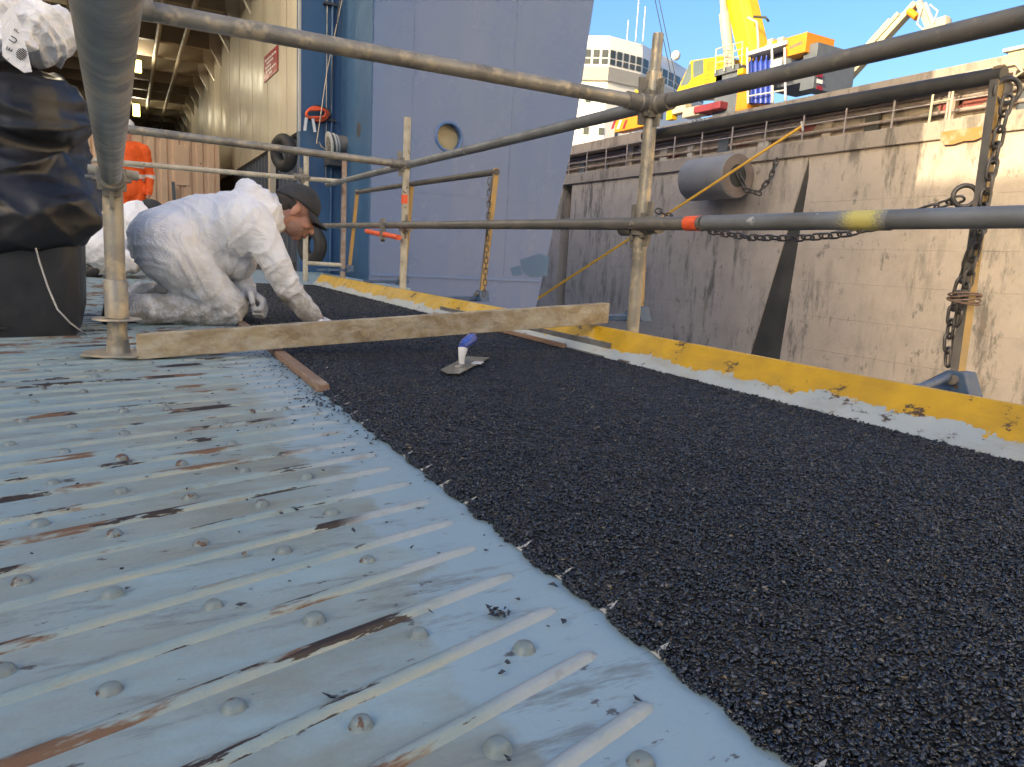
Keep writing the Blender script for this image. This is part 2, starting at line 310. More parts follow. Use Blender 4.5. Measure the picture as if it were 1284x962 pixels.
# ------------------------------------------------------------------ mesh helpers
class MB:
    def __init__(s): s.v = []; s.f = []; s.mi = []
    def add(s, vs, fs, mi=0):
        o = len(s.v); s.v += [tuple(v) for v in vs]; s.f += [tuple(i+o for i in f) for f in fs]; s.mi += [mi]*len(fs); return s
    def box(s, a, b, mi=0, mat=None):
        x0, y0, z0 = a; x1, y1, z1 = b
        vs = [Vector(p) for p in ((x0,y0,z0),(x1,y0,z0),(x1,y1,z0),(x0,y1,z0),(x0,y0,z1),(x1,y0,z1),(x1,y1,z1),(x0,y1,z1))]
        if mat: vs = [mat @ v for v in vs]
        return s.add(vs, [(3,2,1,0),(4,5,6,7),(0,1,5,4),(1,2,6,5),(2,3,7,6),(3,0,4,7)], mi)
    def bar(s, p, q, w, h, up=(0, 0, 1), mi=0):
        """rectangular bar from p to q, w across, h along up"""
        p, q, up = Vector(p), Vector(q), Vector(up)
        d = (q-p).normalized(); sx = d.cross(up).normalized(); uz = sx.cross(d)
        vs = []
        for c in (p, q):
            for a, b in ((-1,-1),(1,-1),(1,1),(-1,1)): vs.append(c+sx*(a*w/2)+uz*(b*h/2))
        return s.add(vs, [(0,1,2,3),(7,6,5,4),(0,4,5,1),(1,5,6,2),(2,6,7,3),(3,7,4,0)], mi)
    def tube(s, pts, r, n=16, cap=True, closed=False, mi=0):
        pts = [Vector(p) for p in pts]; k = len(pts)
        rs = r if isinstance(r, (list, tuple)) else [r]*k
        vs = []; prev = None
        for i, p in enumerate(pts):
            if closed: d = pts[(i+1) % k]-pts[i-1]
            else: d = pts[min(i+1, k-1)]-pts[max(i-1, 0)]
            d.normalize()
            if prev is None:
                a = Vector((0, 0, 1)) if abs(d.z) < .9 else Vector((1, 0, 0))
                u = d.cross(a).normalized()
            else:
                u = (prev-d*prev.dot(d)).normalized()
            prev = u; w = d.cross(u)
            for j in range(n):
                t = 2*math.pi*j/n; vs.append(p+(u*math.cos(t)+w*math.sin(t))*rs[i])
        fs = []
        for i in range(k if closed else k-1):
            for j in range(n):
                a = i*n+j; b = i*n+(j+1) % n; c = ((i+1) % k)*n+(j+1) % n; d_ = ((i+1) % k)*n+j
                fs.append((a, b, c, d_))
        if cap and not closed: fs += [tuple(range(n))[::-1], tuple(range((k-1)*n, k*n))]
        return s.add(vs, fs, mi)
    def prism(s, poly, d, mi=0):
        """polygon of 3-D points swept along vector d"""
        poly = [Vector(p) for p in poly]; d = Vector(d); n = len(poly)
        vs = poly+[p+d for p in poly]
        return s.add(vs, [tuple(range(n))[::-1], tuple(range(n, 2*n))]+[(i, (i+1) % n, n+(i+1) % n, n+i) for i in range(n)], mi)
    def lathe(s, prof, c=(0, 0, 0), n=24, mat=None, mi=0, cap=True):
        """profile of (radius, z) pairs spun round local z"""
        c = Vector(c); vs = []; k = len(prof)
        for r, z in prof:
            for j in range(n):
                t = 2*math.pi*j/n; p = Vector((r*math.cos(t), r*math.sin(t), z))
                vs.append((mat @ p if mat else p)+c)
        fs = [(i*n+j, i*n+(j+1) % n, (i+1)*n+(j+1) % n, (i+1)*n+j) for i in range(k-1) for j in range(n)]
        if prof[0][0] < .06 or cap: fs += [tuple(range(n))[::-1], tuple(range((k-1)*n, k*n))]
        return s.add(vs, fs, mi)
    def ell(s, c, r, mat=None, nu=20, nv=12, mi=0):
        c = Vector(c); vs = []; fs = []
        for i in range(1, nv):
            t = math.pi*i/nv
            for j in range(nu):
                u = 2*math.pi*j/nu
                p = Vector((r[0]*math.sin(t)*math.cos(u), r[1]*math.sin(t)*math.sin(u), r[2]*math.cos(t)))
                vs.append((mat @ p if mat else p)+c)
        for i in range(nv-2):
            for j in range(nu): fs.append((i*nu+j, (i+1)*nu+j, (i+1)*nu+(j+1) % nu, i*nu+(j+1) % nu))
        a = Vector((0, 0, r[2])); b = Vector((0, 0, -r[2])); k = len(vs)
        vs += [(mat @ a if mat else a)+c, (mat @ b if mat else b)+c]
        for j in range(nu):
            fs.append((k, j, (j+1) % nu)); fs.append((k+1, (nv-2)*nu+(j+1) % nu, (nv-2)*nu+j))
        return s.add(vs, fs, mi)
    def cap(s, p, r0, q, r1):
        """tapered capsule"""
        p, q = Vector(p), Vector(q)
        return s.tube([p, p.lerp(q, .33), p.lerp(q, .66), q], [r0, r0+(r1-r0)*.33, r0+(r1-r0)*.66, r1], 16).ell(p, (r0,)*3, None, 16, 10).ell(q, (r1,)*3, None, 16, 10)
    def mesh(s, name):
        me = bpy.data.meshes.new(name); me.from_pydata(s.v, [], s.f); me.update(); return me
    def build(s, name, mat, parent=None, smooth=None, bevel=0):
        me = s.mesh(name)
        ms = mat if isinstance(mat, (list, tuple)) else [mat]
        for k in ms: me.materials.append(M[k])
        if len(ms) > 1: me.polygons.foreach_set('material_index', s.mi)
        return link(name, me, parent, smooth, bevel)
def link(name, me, parent=None, smooth=None, bevel=0):
    if bevel:
        bm = bmesh.new(); bm.from_mesh(me)
        bmesh.ops.recalc_face_normals(bm, faces=bm.faces)
        es = [e for e in bm.edges if len(e.link_faces) == 2 and e.calc_face_angle(0) > R(40)]
        bmesh.ops.bevel(bm, geom=es, offset=bevel, segments=2, affect='EDGES', profile=.6)
        bm.to_mesh(me); bm.free()
    if smooth:
        bm = bmesh.new(); bm.from_mesh(me)
        for f_ in bm.faces: f_.smooth = True
        for e in bm.edges:
            if len(e.link_faces) == 2 and e.calc_face_angle(0) > R(smooth): e.smooth = False
        bm.to_mesh(me); bm.free()
    o = bpy.data.objects.new(name, me); COL.objects.link(o)
    if parent: adopt(o, parent)
    return o
BASE = {}
def base_of(o): return BASE.get(o.name, Vector((0, 0, 0)))
def adopt(o, parent):
    o.parent = parent; o.matrix_parent_inverse = Matrix.Translation(-base_of(parent))
def tag(o, label=None, cat=None, group=None, kind=None):
    for k, v in (('label', label), ('category', cat), ('group', group), ('kind', kind)):
        if v: o[k] = v
    return o
def thing(name, label, cat, loc=(0, 0, 0), group=None):
    o = bpy.data.objects.new(name, None); COL.objects.link(o); o.location = loc; o.empty_display_size = .1
    BASE[o.name] = Vector(loc); return tag(o, label, cat, group)
def fuse(mb, voxel, smooth=6, wr=None):
    """one continuous skin round all shapes in mb; wr(co, no) -> displacement along the normal"""
    me = mb.mesh('fuse'); o = bpy.data.objects.new('fuse', me); COL.objects.link(o)
    md = o.modifiers.new('r', 'REMESH'); md.mode = 'VOXEL'; md.voxel_size = voxel
    ms = o.modifiers.new('s', 'SMOOTH'); ms.factor = .5; ms.iterations = smooth
    dg = bpy.context.evaluated_depsgraph_get(); ev = o.evaluated_get(dg)
    out = bpy.data.meshes.new_from_object(ev); bpy.data.objects.remove(o); bpy.data.meshes.remove(me)
    if wr:
        nos = [v.normal.copy() for v in out.vertices]
        for v, n_ in zip(out.vertices, nos): v.co += n_*wr(v.co, n_)
    out.polygons.foreach_set('use_smooth', [True]*len(out.polygons)); out.materials.clear()
    return out
def skinobj(name, me, mat, parent):
    me.materials.append(M[mat]); return link(name, me, parent)

# ================================================================== SETTING
tag(MB().box((-300, -300, -9.5), (300, 300, -9)).build('ground', 'floor'), kind='structure')
tag(MB().box((19.6, -150, -9), (300, 300, 5.0)).build('quay', 'tarmac'), kind='structure')
tag(MB().box((-300, -150, -9), (-13.5, 300, 5.0)).build('opposite_quay', 'conc'), kind='structure')
# deck plate of the ramp, with ribs and studs
deck = MB().box((-4.2, -4, -.25), (1.40, 9.8, 0)).box((1.402, 6.3, -.25), (2.3, 9.8, -.003)).build('deck', 'deck')
tag(deck, kind='structure')
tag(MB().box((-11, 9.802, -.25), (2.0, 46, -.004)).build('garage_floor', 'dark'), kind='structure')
ANG = R(90-73.6)
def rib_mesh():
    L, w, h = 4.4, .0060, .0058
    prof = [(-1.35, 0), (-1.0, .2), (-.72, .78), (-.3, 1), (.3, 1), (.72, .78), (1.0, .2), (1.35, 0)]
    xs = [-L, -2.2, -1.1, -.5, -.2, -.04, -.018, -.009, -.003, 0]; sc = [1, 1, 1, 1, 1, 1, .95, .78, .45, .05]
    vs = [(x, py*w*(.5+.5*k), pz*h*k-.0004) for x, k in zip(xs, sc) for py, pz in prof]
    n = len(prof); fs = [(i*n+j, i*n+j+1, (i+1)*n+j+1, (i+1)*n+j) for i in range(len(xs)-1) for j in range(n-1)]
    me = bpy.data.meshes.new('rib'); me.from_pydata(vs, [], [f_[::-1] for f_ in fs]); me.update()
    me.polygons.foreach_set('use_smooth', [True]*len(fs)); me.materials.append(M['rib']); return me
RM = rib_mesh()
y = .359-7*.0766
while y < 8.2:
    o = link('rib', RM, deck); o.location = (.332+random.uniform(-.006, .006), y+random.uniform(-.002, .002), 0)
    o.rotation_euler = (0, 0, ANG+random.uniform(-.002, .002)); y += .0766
sm = MB().lathe([(.0115, -.001), (.0092, .0005), (.0083, .0018), (.0079, .0040), (.0064, .0060), (.0034, .0074), (.0004, .0077)], n=18).mesh('stud')
sm.polygons.foreach_set('use_smooth', [True]*len(sm.polygons)); sm.materials.append(M['stud'])
studs = [(138,863),(293,885),(394,776),(453,907),(2,840),(804,955),(624,937),(525,794),(657,812),(328.5,631),(356.5,689),(461,700.5),(268,757),(416,641),(252,679),
 (67,603),(152,614),(50,655),(142.5,668),(28,727),(141,743),(239,622),(43,502),(29,526),(81,564),(153,573),(12.5,555),(90,533),(155,514),(228,580),(53,485),(105,489),(156,541),
 (207,484),(359,534),(340,533),(291,555),(279,527),(307,588),(358,511),(385,596),(210,511),(60,465),(120,470),(258,498),(305,492),(315,515)]
for p in studs:
    o = link('stud', sm, deck); o.location = G(p[0], p[1]+3, 0); o.rotation_euler = (0, 0, random.uniform(0, 6)); k = random.uniform(.85, 1.05); o.scale = (k, k, k*random.uniform(.8, 1.1))

# ------------------------------------------------------------------ black rubber strip
def edge_x(y): return .380-.011*abs(math.sin((y-.359)*math.pi/.0766+1.1))**.5+.006*noise.noise(Vector((y*9, 3, 0)))+.0045*noise.noise(Vector((y*60, 1, 0)))
def chips(n, y0, y1, size, zbase=.0058, lay=.0036):
    ys = rng.uniform(y0, y1, n); ex = np.array([edge_x(v) for v in ys]); xr = 1.392
    xs = ex+(xr-ex)*rng.uniform(0, 1, n)
    d = np.minimum(xs-ex, .016)/.016
    zs = zbase*d**.25+rng.uniform(0, lay, n)+.0012*np.array([noise.noise(Vector((a*14, b*14, 0))) for a, b in zip(xs, ys)])
    return xs, ys, zs, size
def chip_mesh(name, sets, mat):
    V = []; nt_ = 0
    for xs, ys, zs, size in sets:
        n = len(xs); s = size*rng.uniform(.6, 1.35, n)
        ang = np.array([0, 1.57, 3.14, 4.71])[None, :]+rng.uniform(-.45, .45, (n, 4))
        rad = rng.uniform(.55, 1.0, (n, 4))*s[:, None]*np.array([1, .62, 1, .62])[None, :]
        P = np.zeros((n, 6, 3)); P[:, :4, 0] = rad*np.cos(ang); P[:, :4, 1] = rad*np.sin(ang); P[:, :4, 2] = rng.uniform(-.2, .2, (n, 4))*s[:, None]
        P[:, 4, 2] = s*rng.uniform(.12, .38, n); P[:, 5, 2] = -s*rng.uniform(.12, .38, n)
        P[:, 4, :2] = rng.uniform(-.35, .35, (n, 2))*s[:, None]
        # random tilt and heading
        a = rng.uniform(0, 2*np.pi, n); t = rng.normal(0, .42, n); b = rng.uniform(0, 2*np.pi, n)
        ca, sa = np.cos(a), np.sin(a)
        Q = P.copy(); Q[:, :, 0] = P[:, :, 0]*ca[:, None]-P[:, :, 1]*sa[:, None]; Q[:, :, 1] = P[:, :, 0]*sa[:, None]+P[:, :, 1]*ca[:, None]
        kx, ky = np.cos(b), np.sin(b); ct, st = np.cos(t), np.sin(t)
        K = np.stack([kx, ky, 0*kx], 1)[:, None, :]
        cr = np.cross(np.broadcast_to(K, Q.shape), Q); dt = (K*Q).sum(2, keepdims=True)
        Q = Q*ct[:, None, None]+cr*st[:, None, None]+K*dt*(1-ct)[:, None, None]
        Q[:, :, 0] += xs[:, None]; Q[:, :, 1] += ys[:, None]; Q[:, :, 2] += zs[:, None]
        V.append(Q.reshape(-1, 3)); nt_ += n
    V = np.concatenate(V); F0 = np.array([[0,1,4],[1,2,4],[2,3,4],[3,0,4],[1,0,5],[2,1,5],[3,2,5],[0,3,5]])
    FA = (F0[None]+np.arange(nt_)[:, None, None]*6).reshape(-1)
    me = bpy.data.meshes.new(name); me.vertices.add(len(V)); me.vertices.foreach_set('co', V.astype(np.float32).ravel())
    me.loops.add(len(FA)); me.loops.foreach_set('vertex_index', FA.astype(np.int32))
    me.polygons.add(nt_*8); me.polygons.foreach_set('loop_start', np.arange(nt_*8, dtype=np.int32)*3)
    me.update(calc_edges=True); me.materials.append(M[mat]); return me
bedv = []; bedf = []; ys = np.arange(-.6, 6.2, .012)
for i, v in enumerate(ys):
    e = edge_x(v); bedv += [(e+.003, v, 0), (e+.007, v, .0045), (e+.016, v, .0062), (1.394, v, .0062)]
    if i:
        for j in range(3): bedf.append(((i-1)*4+j, (i-1)*4+j+1, i*4+j+1, i*4+j))
bed = MB().add(bedv, bedf).build('rubber_bed', 'bed'); tag(bed, 'smooth black binder bed beneath the rubber crumb strip', 'surfacing', kind='stuff')
sets = [chips(66000, .02, 1.0, .0044), chips(56000, 1.0, 2.15, .0047), chips(26000, 2.15, 3.6, .006), chips(16000, 3.6, 6.1, .007)]
# ragged border: extra crumb heaped along the left edge
n_e = 9000; ye = rng.uniform(.02, 2.2, n_e); xe = np.array([edge_x(v) for v in ye])+np.abs(rng.normal(0, .007, n_e))-.004
sets.append((xe, ye, rng.uniform(.001, .006, n_e), .0038))
cr = link('rubber_crumb_strip', chip_mesh('rubber_crumb_strip', sets, 'rubber'))
tag(cr, 'freshly laid black rubber crumb strip running along the kerb', 'surfacing', kind='stuff')
# loose crumbs on the plate
lx = []; ly = []
for i in range(620):
    yy = .3+5.2*random.random()**.8; lx.append(.365-abs(random.gauss(0, .55))*random.random()**.6); ly.append(yy)
for i in range(230):
    yy = random.uniform(1.05, 2.3) if i % 3 else random.gauss(1.45, .07)
    lx.append(.366-abs(random.gauss(0, .045))); ly.append(yy)
n_l = len(lx)
ls = [(np.array(lx), np.array(ly), np.full(n_l, .0035), .0048)]
cl = G(624, 773, 0); ck = 26
ls.append((rng.normal(cl.x, .005, ck), rng.normal(cl.y, .0045, ck), rng.uniform(.002, .008, ck), .004))
tag(link('loose_rubber_crumbs', chip_mesh('loose_rubber_crumbs', ls, 'rubber')), 'loose black rubber crumbs scattered over the ribbed plate', 'crumbs', kind='stuff')

# curled tips of the pale primer coat that stick up between the scallops
for k_ in range(-2, 22):
    yc = .359+.0766*(k_-1.1/math.pi); e = edge_x(yc)
    if random.random() < .25: continue
    a_ = random.uniform(.007, .013)
    MB().add([(e-.010, yc-.006, .0015), (e-.010, yc+.007, .0015), (e+a_*.8, yc+.002, .0095), (e-.004, yc-.002, .006)], [(0, 2, 3), (3, 2, 1), (0, 3, 1)]).build('primer_tip', 'primer', deck)
# ------------------------------------------------------------------ kerb
kb = MB(); n_k = 60; Y0, Y1 = -1.5, 6.25
kv = []; kf = []
prof = [(1.386, -.004), (1.388, .004), (1.402, .018), (1.462, .090), (1.466, .096), (1.478, .0965), (1.482, .092), (1.478, -.02)]
for i in range(n_k+1):
    yy = Y0+(Y1-Y0)*i/n_k; b = .0022*noise.noise(Vector((yy*2.3, 0, 5)))
    kv += [(x+b, yy, z+b*.6) for x, z in prof]
    if i:
        k = len(prof)
        for j in range(k-1): kf.append(((i-1)*k+j, (i-1)*k+j+1, i*k+j+1, i*k+j))
k = len(prof); kf += [tuple(range(k)), tuple(range(n_k*k, n_k*k+k))[::-1]]
kerb = thing('steel_kerb', 'long steel kerb, yellow above and grey below, edging the black strip', 'kerb', (1.43, 2.4, 0))
MB().add(kv, kf).build('kerb_plate', 'kerb', kerb, smooth=35)

# ------------------------------------------------------------------ scaffold
TR = .02415
YA, XA, XB = 2.16, -.032, 1.682
def tubeobj(name, label, p, q, mat, r=TR, wob=.002, parent=None, group=None):
    p, q = Vector(p), Vector(q); L = (q-p).length; n = max(3, int(L/.35))
    sd = random.random()*99
    pts = [p.lerp(q, i/n)+Vector((noise.noise(Vector((sd, i*.4, 0))), noise.noise(Vector((sd, i*.4, 9))), noise.noise(Vector((sd, i*.4, 20)))))*wob for i in range(n+1)]
    mb = MB().tube(pts, r, 24)
    o = mb.build(name, mat, parent, smooth=50)
    if not parent: tag(o, label, 'scaffold tube', group)
    return o
def coupler(parent, c, axis='z', other='x', r=TR):
    """ring collar round the post with a wedge and a bolt"""
    c = Vector(c); mb = MB()
    mb.lathe([(r+.002, -.028), (r+.010, -.028), (r+.011, -.007), (r+.022, -.005), (r+.022, .005), (r+.011, .007), (r+.010, .028), (r+.002, .028)], c, 20)
    d = {'x': Vector((1, 0, 0)), 'y': Vector((0, 1, 0)), '-x': Vector((-1, 0, 0)), '-y': Vector((0, -1, 0))}[other]
    mb.tube([c+d*(r+.004), c+d*(r+.03), c+d*(r+.034), c+d*(r+.085)], [r+.010, r+.010, r+.006, r+.006], 18)
    mb.bar(c+d*(r+.004)+Vector((0, 0, -.045)), c+d*(r+.004)+Vector((0, 0, .045)), .040, .022, d)
    mb.bar(c+d*(r+.014)+Vector((0, 0, -.075)), c+d*(r+.024)+Vector((0, 0, .085)), .010, .026, d)
    s_ = d.cross(Vector((0, 0, 1)))
    mb.tube([c+s_*(r+.006)+d*.01, c+s_*(r+.034)+d*.01], .006, 8)
    return mb.build('coupler', 'coupler', parent, smooth=40)
def standard(label, x, y, z0, z1, mat, spigot=None, base=True):
    t = thing('scaffold_standard', label, 'scaffold post', (x, y, z0))
    tubeobj('post', '', (x, y, z0), (x+.004, y, z1), mat, parent=t)
    if spigot: MB().tube([(x+.004, y, z1-.01), (x+.006, y, spigot)], .0195, 20).build('spigot', mat, t, smooth=50)
    return t
sA = standard('scaffold post standing on a base plate beside the end of the screed beam', XA, YA, .012, .97, 'galv')
plate = [(XA+.085*math.cos(a)*(1 if i % 2 else 1.12), YA+.085*math.sin(a)*(1 if i % 2 else 1.12), .007) for i, a in enumerate(np.linspace(0, 2*math.pi, 9)[:-1]+.4)]
MB().prism(plate, (.0, .0, .005)).build('base_plate', 'galv', sA, bevel=.001)
MB().lathe([(.018, 0), (.030, 0), (.028, .012), (.026, .03), (.0275, .034)], (XA, YA, .012), 20).build('base_socket', 'galv', sA, smooth=40)
MB().lathe([(TR+.001, 0), (TR+.0045, 0), (TR+.0045, .095), (TR+.001, .10)], (XA, YA, .105), 24).build('sleeve', 'galv', sA, smooth=40)
MB().lathe([(TR+.001, -.002), (.058, -.002), (.060, .0), (.058, .003), (TR+.001, .003)], (XA, YA, .10), 28).build('rosette', 'galv', sA, smooth=40)
coupler(sA, (XA, YA, .461), other='-y'); coupler(sA, (XA, YA, .89), other='x')
sB = standard('scaffold post outside the kerb where the screed beam ends, spigot on top', XB, YA, -.30, .985, 'galv', 1.13)
MB().lathe([(.0205, -.04), (.0285, -.04), (.0285, .035), (.0205, .035)], (XB+.003, YA, .965), 20).build('spigot_collar', 'galv', sB, smooth=40)
coupler(sB, (XB, YA, .89), other='-x'); coupler(sB, (XB, YA, .885), other='-y'); coupler(sB, (XB, YA, .462), other='-y'); coupler(sB, (XB, YA, .455), other='y')
XC, YC = 1.70, 4.82
sC = standard('pale scaffold post outside the kerb with an orange mark on it', XC, YC, -.3, 1.22, 'palepost')
coupler(sC, (XC, YC, .91), other='-x'); coupler(sC, (XC, YC, .49), other='-y')
MB().lathe([(TR+.0006, 0), (TR+.0012, 0), (TR+.0012, .06), (TR+.0006, .06)], (XC, YC, .65), 20).build('tape_mark', 'orangetape', sC, smooth=40)
sD = standard('chipped white scaffold post in front of the deep blue recess', 1.49, 7.0, 0, 1.16, 'palepost')
coupler(sD, (1.49, 7.0, .96), other='-x')
sE = standard('rusty brown scaffold post beside the deep blue recess', 1.85, 7.0, -.003, 1.22, 'rusttube')
# ledgers and guard rails
tubeobj('scaffold_tube', 'grey tube at knee height running along the ribbed plate to the base-plated post', (EYE+ray(133, 5)*.53).lerp(Vector((XA, YA-.02, .463)), -.9), (XA, YA-.02, .463), 'galv')
tubeobj('scaffold_tube', 'top guard rail crossing the deck above the screed beam', (XA-.04, YA+.02, .89), (XB-.02, YA, .89), 'galv')
tubeobj('scaffold_tube', 'dark top guard rail from the spigot post towards the open end of the deck', (XB, YA-.02, .888), (XB-.02, -1.2, .845), 'galvdark')
tubeobj('scaffold_tube', 'blue-grey top guard rail from the spigot post to the pale post', (XB, YA+.02, .888), (XC+.04, 7.2, .93), 'galvblue')
mr = tubeobj('scaffold_tube', 'grey middle guard rail from the red-taped joint towards the open end of the deck', (XB-.03, 1.79, .462), (XB-.03, -1.2, .452), 'galvblue')
a_, b_ = PX(1052, 276, XB-.03), PX(1118, 276, XB-.03)
mk = MB().tube([(XB-.03, a_.y, .4605), (XB-.03, (a_.y+b_.y)/2, .4598), (XB-.03, b_.y, .4590)], TR+.0016, 24, cap=False).build('spray_mark', 'spray', mr, smooth=60)
j = tubeobj('scaffold_tube', 'dark middle guard rail running from the red-taped joint past the porthole', (XB-.03, 1.80, .4625), (XB+.01, 7.2, .535), 'galvdark', r=.0232)
MB().tube([(XB-.03, 1.815, .4625), (XB-.03, 1.875, .463)], TR+.0006, 24).build('tape_mark', 'orangetape', j, smooth=40)
tubeobj('scaffold_tube', 'weathered guard rail crossing in front of the container from the pale post', PY(120, 157, YC), (XC-.02, YC, .91), 'galv')
tubeobj('scaffold_tube', 'thin rust-stained rail crossing between the garage posts', (-.3, 7.0, .925), (1.85, 7.0, .955), 'palepost', r=.022)
tubeobj('scaffold_tube', 'short toe rail low between the two garage posts', (1.49, 7.0, .17), (1.85, 7.0, .165), 'palepost', r=.02)
tubeobj('scaffold_tube', 'short pale tube stub clamped across the base-plated post', PY(110, 212, YA+.05), PY(174, 221, YA+.05), 'palepost', r=.0125)
tc = thing('swivel_clamp', 'orange-wrapped swivel clamp hanging under the middle rail by the pale post', 'clamp', PX(480, 293, XB-.02))
a, b = PX(460, 290, XB-.04), PX(478, 294, XB-.04); MB().tube([a, b], .018, 14).build('sleeve', 'orangetape', tc, smooth=50)
a, b = PX(482, 294, XB-.04), PX(500, 298, XB-.04); MB().tube([a, b], .018, 14).build('sleeve', 'orangetape', tc, smooth=50)
a = PX(480, 275, XB-.03); b = PX(480, 302, XB-.045); MB().bar(a, b, .03, .045, (0, 1, 0)).build('jaw', 'coupler', tc, bevel=.004)

# ------------------------------------------------------------------ ramp railings
RXP = 1.76
torus_ring = lambda c, Rr, r, nrm, n=24, k=8: MB().tube([Vector(c)+(Vector(nrm).orthogonal().normalized()*math.cos(t)+Vector(nrm).normalized().cross(Vector(nrm).orthogonal().normalized())*math.sin(t))*Rr for t in np.linspace(0, 2*math.pi, n+1)[:-1]], r, k, closed=True)
def railing(label, posts, top_r, loc):
    RX = RXP; t = thing('ramp_railing', label, 'railing', loc)
    for (yb, zb, yt, zt) in posts:
        mb = MB(); w, d = .030, .020
        bx = RXP
        pts = []
        for (yy, zz) in ((yb, zb), (yt, zt)):
            pts += [(bx-w/2, yy-d/2, zz), (bx+w/2, yy-d/2, zz), (bx+w/2, yy+d/2, zz), (bx-w/2, yy+d/2, zz)]
        mb.add(pts, [(0,1,5,4), (1,2,6,5), (2,3,7,6)], 0); mb.add(pts, [(3,0,4,7), (3,2,1,0)], 1)
        # rounded head
        hd = [(bx+math.cos(a_)*w/2, yt-d/2, zt-.001+math.sin(a_)*w/2) for a_ in np.linspace(0, math.pi, 9)]
        mb.prism(hd, (0, d, 0), 0)
        mb.build('post', ['ochre', 'steelgrey'], t)
        # hinge bracket below
        br = [(RXP-.03, yb-.055, zb-.03), (RXP-.03, yb+.11, zb-.045), (RXP-.03, yb+.01, zb+.026), (RXP-.03, yb-.03, zb+.026)]
        o = MB().prism(br, (.055, 0, 0)).bar((1.48, yb+.05, zb-.03), (RXP-.01, yb+.02, zb-.02), .05, .02).build('hinge_bracket', 'bluesteel', t, bevel=.003)
        MB().tube([(RXP-.04, yb-.012, zb+.006), (RXP+.035, yb-.012, zb+.006)], .012, 12).build('hinge_pin', 'steelgrey', t, smooth=40)
    a_, b_ = posts[0], posts[-1]
    MB().tube([(RXP, a_[2]-.012, a_[3]-.008), (RXP, (a_[2]+b_[2])/2, (a_[3]+b_[3])/2-.006), (RXP, b_[2]+.012, b_[3]-.008)], top_r, 18).build('top_bar', 'blackpipe', t, smooth=50)
    return t
def pp4(t_, b_): a_, c_ = PX(*t_, RXP), PX(*b_, RXP); return (c_.y, c_.z, a_.y, a_.z)
rl2 = railing('hinged ochre-posted ramp railing with a chain hanging from its end post', [pp4((1253, 90), (1199, 478)), pp4((811, 168), (801, 392))], .0185, (RXP, 1, .1))
rl1 = railing('hinged ochre-posted ramp railing standing before the blue hull', [pp4((622, 214), (604, 370)), pp4((516, 234), (506, 350)), pp4((448, 240), (438, 336))], .0175, (RXP, 4.9, .1))
def ringobj(parent, c, Rr=.0225, r=.0048, nrm=(0, 1, 0)):
    o = torus_ring(c, Rr, r, nrm).build('ring', 'chain', parent, smooth=60); return o
rc_ = PX(1263, 114, RXP+.01); ringobj(rl2, rc_, .027, .0058, (.55, .83, 0)); lg_ = PX(1252, 112, RXP); MB().bar(lg_+Vector((.008, 0, 0)), lg_+Vector((.032, -.006, 0)), .022, .03).build('ring_lug', 'steelgrey', rl2, bevel=.003)
ringobj(rl2, PX(1210, 246, RXP-.012), .0245, .0056, (.75, .66, 0))
MB().tube([PX(1190, 472, RXP-.03), PX(1146, 490, 1.50)], .010, 10).build('latch_rod', 'bluesteel', rl2, smooth=40)
LK = {}
def link_mesh(L, W, r):
    if (L, W, r) in LK: return LK[(L, W, r)]
    a_ = L/2-W/2; pts = []
    for t in np.linspace(-math.pi/2, math.pi/2, 7): pts.append((a_+math.cos(t)*W/2, math.sin(t)*W/2, 0))
    for t in np.linspace(math.pi/2, 3*math.pi/2, 7): pts.append((-a_+math.cos(t)*W/2, math.sin(t)*W/2, 0))
    me = MB().tube(pts, r, 7, closed=True).mesh('link'); me.polygons.foreach_set('use_smooth', [True]*len(me.polygons)); me.materials.append(M['chain'])
    LK[(L, W, r)] = me; return me
def chain(label, pts, L=.036, W=.017, r=.0030, cat='chain', tw=0.5):
    pts = [Vector(p) for p in pts]; t = thing('chain', label, cat, pts[0])
    me = link_mesh(L, W, r); pitch = L-3.2*r
    seg = [(pts[i+1]-pts[i]).length for i in range(len(pts)-1)]; tot = sum(seg); n = int(tot/pitch)
    for i in range(n):
        d = (i+.5)*pitch; k = 0
        while d > seg[k] and k < len(seg)-1: d -= seg[k]; k += 1
        c = pts[k].lerp(pts[k+1], d/seg[k]); dr = (pts[k+1]-pts[k]).normalized()
        q = dr.to_track_quat('X', 'Z') @ Quaternion((1, 0, 0), (math.pi/2)*(i % 2)+tw+random.uniform(-.15, .15))
        o = link('link', me, t); o.location = c; o.rotation_mode = 'QUATERNION'; o.rotation_quaternion = q
    return t
cpt = [PX(*p, RXP-.006) for p in ((1264,122),(1253,168),(1243,215),(1233,260),(1222,305),(1208,345),(1196,385),(1190,425),(1188,466))]
chain('dark chain hanging from the ring down the railing end post', cpt, .047, .022, .0040)
cp2 = [PX(*p, RXP-.016) for p in ((1245,205),(1236,245),(1231,285),(1221,320),(1214,352),(1203,392),(1196,415))]
chain('second shorter strand of chain tied against the end post with twine', cp2, .042, .020, .0035)
cp3 = [PX(*p, RXP-.02) for p in ((1206,249),(1160,263),(1110,282),(1060,294),(1000,299),(940,298),(895,291),(850,276),(818,261))]
chain('slack chain sagging along the middle rail between the railing posts', cp3, .040, .019, .0031)
chain('thin chain hanging down the ochre post that stands before the hull', [PX(*p, RXP-.022) for p in ((614, 224), (613, 260), (611, 300), (609, 340), (607, 376))], .040, .019, .0031)
tw = thing('twine_binding', 'brown twine wrapped round the chain and railing post', 'twine', PX(1208, 374, RXP))
for i in range(5):
    c = PX(1209, 374, RXP-.008); t_ = [c+Vector((.034*math.cos(a_), .034*math.sin(a_), -.008+.004*i+.006*math.sin(a_+i))) for a_ in np.linspace(0, 2*math.pi, 19)[:-1]]
    MB().tube(t_, .0022, 6, closed=True).build('turn', 'batten', tw, smooth=60)

